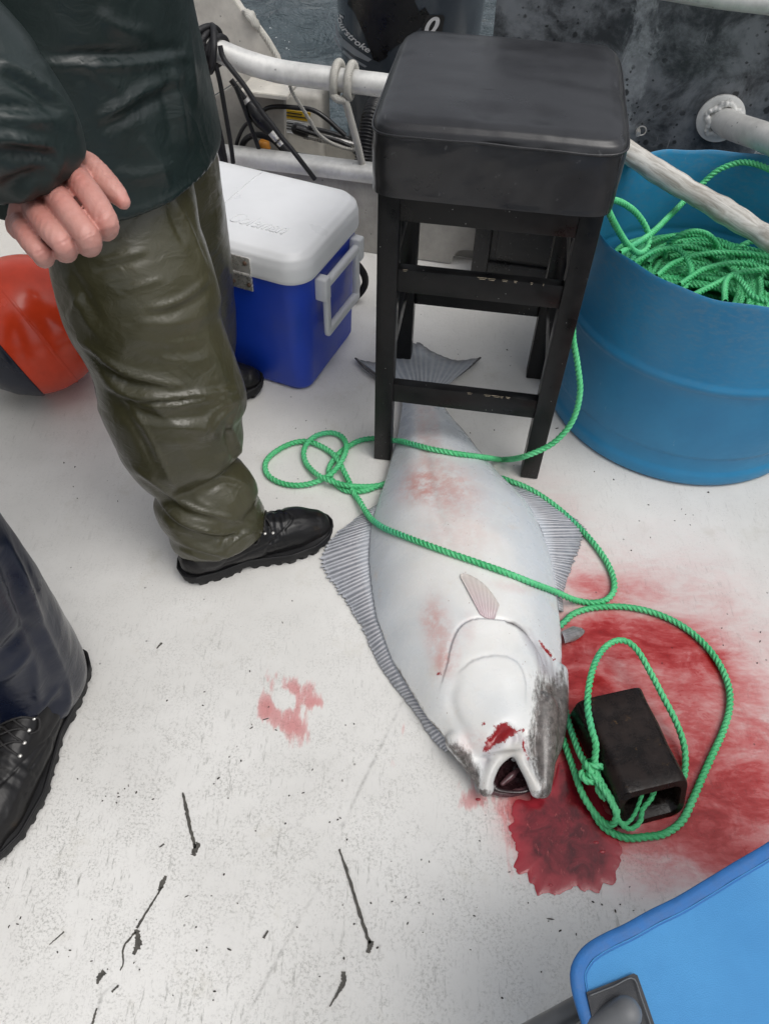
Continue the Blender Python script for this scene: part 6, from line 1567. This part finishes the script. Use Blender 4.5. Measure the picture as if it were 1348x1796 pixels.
T = np.roll(O, -1, 0) - np.roll(O, 1, 0); T /= np.linalg.norm(T, axis=1)[:, None]; inn = np.stack([-T[:, 1], T[:, 0], 0 * T[:, 0]], 1)
if ((cc - O) * inn).sum() < 0: inn = -inn
V = []
for off, dz in ((-.0022, -.0045), (-.0028, -.001), (-.0018, .0014), (.004, .0021), (.009, .0020), (.0135, .0019), (.0140, .0005)):
    for i, q in enumerate(O): V.append(seat_pt(q + inn[i] * off, dz + .0004 * math.sin(i * .9)))
mesh('edge_binding', V, grid_faces(7, n), M['binding'], parent=seat_o)
for off in (.0118,):
    P = np.array([seat_pt(q + inn[i] * off, .0023) for i, q in enumerate(O)]); V, Fc = tube_data(np.concatenate([P, P[:2]]), .0006, 5, False); mesh('stitching', V, Fc, M['canvas'], parent=seat_o)
pt = [(1027, 1741), (1074, 1722), (1112, 1706), (1119, 1709), (1134, 1750), (1150, 1796), (1166, 1846), (1052, 1850), (1040, 1800)]
bm = bmesh.new()
f = bm.faces.new([bm.verts.new((x, y, 0)) for x, y in pt]); bmesh.ops.triangulate(bm, faces=bm.faces[:]); bmesh.ops.subdivide_edges(bm, edges=bm.edges[:], cuts=5, use_grid_fill=True)
for v in bm.verts: v.co = Vector(seat_pt(atz(v.co.x, v.co.y, CZ), .0042))
r = bmesh.ops.extrude_face_region(bm, geom=bm.faces[:]); [setattr(v, 'co', v.co + Vector((0, 0, -.003))) for v in r['geom'] if isinstance(v, bmesh.types.BMVert)]
bmesh.ops.recalc_face_normals(bm, faces=bm.faces[:]); bm_obj('corner_patch', bm, M['patch'], seat_o, sharp=40)
P = resample([seat_pt(atz(x, y, CZ), .0078) for x, y in ((1031, 1748), (1075, 1730), (1110, 1716), (1124, 1750), (1142, 1800))], .004); V, Fc = tube_data(P, .0007, 5); mesh('stitching', V, Fc, M['tube_grey'], parent=seat_o)
# leg tube with a rounded end cap poking through the patch
kc = seat_pt(atz(1094, 1778, CZ), .012)
kd = atz(1030, 1822, CZ + .01) - kc; kd[2] = -.022; kd /= np.linalg.norm(kd)
V, Fc = limb([kc, kc + kd * .05, kc + kd * .10], [.0150, .0150, .0150], 28); mesh('tube_end', V, Fc, M['tube_grey'], parent=chair)
P = [seat_pt(atz(1095 + 27 * math.cos(t), 1778 + 24 * math.sin(t), CZ), .0055) for t in np.linspace(0, 6.283, 40)]; V, Fc = tube_data(P, .0016, 8, False); mesh('grommet', V, Fc, M['canvas'], parent=seat_o)
L0 = atz(1040, 1756, CZ - .035); L1 = atz(900, 1832, CZ - .09)
ld = (L1 - L0) / np.linalg.norm(L1 - L0)
V, Fc = limb([L0, L1, L0 + ld * .34], [.0125, .0125, .0125], 20); mesh('front_tube', V, Fc, M['tube_grey'], parent=chair)
base = [O[np.argmin(O @ e1 + O @ e2)], O[np.argmax(O @ e1 - O @ e2)], O[np.argmax(O @ e1 + O @ e2)], O[np.argmin(O @ e1 - O @ e2)]]
cr = [cc + (q - cc) * .86 for q in base]
for i in range(4):
    a2, b2 = cr[i], cr[(i + 1) % 4]
    for p, q in ((a2, b2), (b2, a2)):
        if i == 0 and p is a2: pass
        V, Fc = limb([np.array([p[0], p[1], CZ - .045]), np.array([q[0], q[1], .012])], [.011, .011], 16); mesh('leg', V, Fc, M['tube_grey'], parent=chair)

# ------------------------------------------------------------------ cords, hoses and ropes at the stern
def cordline(name, pts, r, m, parent, **k): return tube(name, pts, r, m, parent, **k)
cord = empty('black_cord', bpx(372, 85, 0), 'black cord knotted round the end of the stern rail with hanging tails', 'cord')
rc = bpx(368, 85, RAIL_OFF); rt = RP[3] - RP[1]; rt /= np.linalg.norm(rt)
u = np.cross(rt, [0, 0, 1.0]); u /= np.linalg.norm(u); v = np.cross(u, rt)
for j, (s, R0, r0, tl) in enumerate(((-.020, .0365, .0085, .25), (-.006, .039, .0095, -.2), (.008, .038, .009, .15), (.020, .0365, .0080, -.3), (.003, .051, .0085, .5), (-.012, .050, .008, -.5))):
    P = [rc + rt * (s + tl * .05 * math.cos(t)) + (u * math.cos(t) + v * math.sin(t)) * R0 for t in np.linspace(0, 6.6, 26)]
    cordline('wrap', P, r0, M['cord'], cord, step=.006, k=10)
OFC = -.038
def bl(pts, off): return [bpx(x, y, off if not isinstance(off, (list, tuple)) else off[i]) for i, (x, y) in enumerate(pts)]
cordline('tail', bl([(378, 112), (386, 145), (393, 185), (400, 225), (406, 262), (409, 286)], OFC), .0065, M['cord'], cord)
cordline('tail', bl([(386, 80), (391, 100), (404, 119), (427, 148), (445, 175), (462, 200), (480, 222), (493, 240), (510, 260), (525, 279), (552, 314)], [-.04, -.045, -.05, -.05, -.05, -.05, -.05, -.05, -.05, -.05, -.03]), .0068, M['cord'], cord)
# flat strap end hanging in front of the jacket edge
SP = resample(bl([(352, 96), (362, 140), (372, 190), (382, 235), (391, 270), (398, 300), (401, 326)], [-.05, -.06, -.07, -.08, -.085, -.09, -.09]), n=40)
wS = np.interp(np.linspace(0, 1, 40), [0, .3, .6, .8, 1], [.014, .0175, .0165, .011, .0025]); T_, _, _ = frames(SP); sd_ = np.tile(BU, (40, 1))
V = np.concatenate([np.stack([SP + sd_ * (w_ * wS)[:, None] + BN * o_ + BN * (.004 * np.cos(w_ * 3)) for w_, o_ in ((-1, 0), (-.5, -.003), (0, -.001), (.5, -.004), (1, 0), (.5, .003), (-.5, .003))], 1).reshape(-1, 3)])
mesh('strap_end', V, grid_faces(40, 7), M['cord'], parent=cord)

fuel = empty('fuel_line', bpx(450, 210, .06), 'black fuel hose with primer bulb and silver fittings lying in the motor well', 'hose')
cordline('hose', bl([(405, 140), (413, 151), (424, 166), (431, 176)], .05), .0075, M['hose'], fuel)
bp_ = resample(bl([(434, 180), (446, 196), (460, 214), (474, 232)], .05), n=24)
V, Fc = tube_data(bp_, np.interp(np.linspace(0, 1, 24), [0, .12, .3, .6, .85, 1], [.012, .018, .0215, .022, .0165, .012]), 24); mesh('primer_bulb', V, Fc, M['hose'], parent=fuel)
for q in (((430, 173), (438, 186)), ((474, 231), (486, 245)), ((489, 248), (494, 254))):
    V, Fc = tube_data(resample(bl(q, .05), n=6), .0105, 18); mesh('fitting', V, Fc, M['chrome'], parent=fuel, sharp=50)
cordline('hose', bl([(494, 254), (508, 268), (524, 274), (550, 278), (585, 284), (612, 290)], [.05, .05, .06, .07, .08, .08]), .0105, M['hose'], fuel)
cables = empty('engine_cables', bpx(450, 240, .10), 'loops of thin black engine cable curling in the motor well behind the lip', 'cable')
for pts, r, off in (([(413, 151), (428, 189), (436, 212), (447, 242), (458, 272)], .0062, .03), ([(412, 268), (417, 245), (428, 222), (440, 212)], .0055, .06), ([(420, 268), (430, 246), (446, 237), (462, 238), (480, 246), (500, 266), (515, 276)], .009, .07),
                    ([(455, 200), (468, 190), (486, 187), (519, 189), (548, 193), (572, 208), (592, 226), (606, 238)], .0068, .16), ([(440, 268), (470, 270), (500, 268), (530, 276), (590, 286)], .005, .10), ([(520, 225), (560, 238), (600, 250), (616, 258)], .006, .20)):
    cordline('cable', bl(pts, off), r, M['hose'], cables)
steer = empty('steering_ram', bpx(565, 238, .24), 'chromed steering ram rod between black clamps in the motor well', 'steering ram')
cordline('ram_rod', bl([(528, 230), (565, 240), (622, 254)], .24), .0085, M['chrome'], steer, k=20)
cordline('ram_sleeve', bl([(532, 240), (570, 249), (622, 262)], .25), .0060, M['chrome'], steer, k=16)
V, Fc = limb(bl([(520, 226), (534, 231)], .235), [.017, .017], 20); mesh('end_clamp', V, Fc, M['hose'], parent=steer)
V, Fc = tube_data(resample(bl([(540, 224), (580, 233), (618, 246)], .25), n=8), .007, 12); mesh('bracket_arm', V, Fc, M['hose'], parent=steer)
amb = empty('amber_cap', bpx(464, 258, .12), 'small amber plastic cap low among the black cables', 'cap')
M['amber'] = basic('amber_plastic', (.42, .17, .02), .4, var=.2)
V, Fc = lathe_data([(.0, .0), (.016, .0), (.018, .006), (.017, .024), (.012, .030), (.0, .031)], 24, bpx(464, 264, .12)); mesh('cap_body', V, Fc, M['amber'], parent=amb, sharp=40)
V, Fc = lathe_data([(.019, .008), (.020, .010), (.019, .012)], 24, bpx(464, 264, .12)); mesh('cap_ring', V, Fc, M['amber'], parent=amb)

# corrugated hose to the engine
cor = empty('corrugated_hose', bpx(645, 270, .08), 'black corrugated hose rising from the well to the engine beside the seat', 'hose')
P = resample(bl([(636, 300), (640, 262), (645, 230), (652, 200), (664, 180), (685, 168)], [.07, .09, .12, .16, .24, .34]), .0018)
V, Fc = tube_data(P, .0245 + .0032 * np.sign(np.sin(np.arange(len(P)) * .0018 / .0085 * 2 * math.pi)) * np.abs(np.sin(np.arange(len(P)) * .0018 / .0085 * 2 * math.pi)) ** .5, 28); mesh('hose_wall', V, Fc, M['hose'], parent=cor)

# white braided line hitched on the rail
hitch = empty('rail_hitch', bpx(605, 140, 0), 'thick off-white braided rope hitched twice round the stern rail and led down', 'rope')
t0 = RP[6] - RP[5]; t0 /= np.linalg.norm(t0); u = np.cross(t0, [0, 0, 1.0]); u /= np.linalg.norm(u); v = np.cross(u, t0)
hc = bpx(588, 139, 0); hc2 = bpx(613, 142, 0)
def wrapp(c, a0, a1, n, drift=.0): return [c + t0 * drift * (i / n) + (u * math.cos(t) + v * math.sin(t)) * .0385 for i, t in enumerate(np.linspace(a0, a1, n))]
rk = dict(step=.003, lay=.030, lobes=6, per=3, depth_=.22)
rope('wrap', wrapp(hc, -1.9, 4.2, 22, .012), .0112, M['white_rope'], hitch, **rk)
rope('wrap', wrapp(hc2, -1.9, 4.2, 22, .008), .0112, M['white_rope'], hitch, **rk)
rope('tail', bl([(600, 168), (606, 180), (612, 200), (619, 225), (627, 255), (634, 285), (637, 296)], [-.03, -.030, -.02, -.01, .0, .015, .02]), .0105, M['white_rope'], hitch, **rk)
rope('crossing', bl([(582, 165), (592, 174), (606, 176)], [-.036, -.038, -.034]), .0105, M['white_rope'], hitch, **rk)
thin = empty('thin_rope', bpx(545, 210, .05), 'thin grey rope hanging from the rail down into the motor well', 'rope')
rope('line', bl([(506, 140), (512, 160), (525, 182), (541, 208), (556, 232), (575, 248), (598, 258), (622, 264)], [.035, .04, .05, .06, .07, .09, .11, .12]), .0058, M['white_rope'], thin, step=.0025, lay=.022)
edge_r = empty('plate_rope', bpx(460, 60, .23), 'frayed pale rope lying along the slanting edge of the left side plate', 'rope')
rope('line', bl([(428, 18), (436, 26), (448, 42), (456, 54), (466, 68), (477, 86), (487, 106), (489, 122)], .225), .0085, M['white_rope'], edge_r, step=.003, lay=.026)
V, Fc = limb(bl([(430, 22), (440, 30), (450, 46)], .215), [.010, .014, .010], 14); V += .003 * vnoise(V, 40, 5, 3)[:, None]; mesh('frayed_knot', V, Fc, M['white_rope'], parent=edge_r, uv=V[:, :2] * 40)
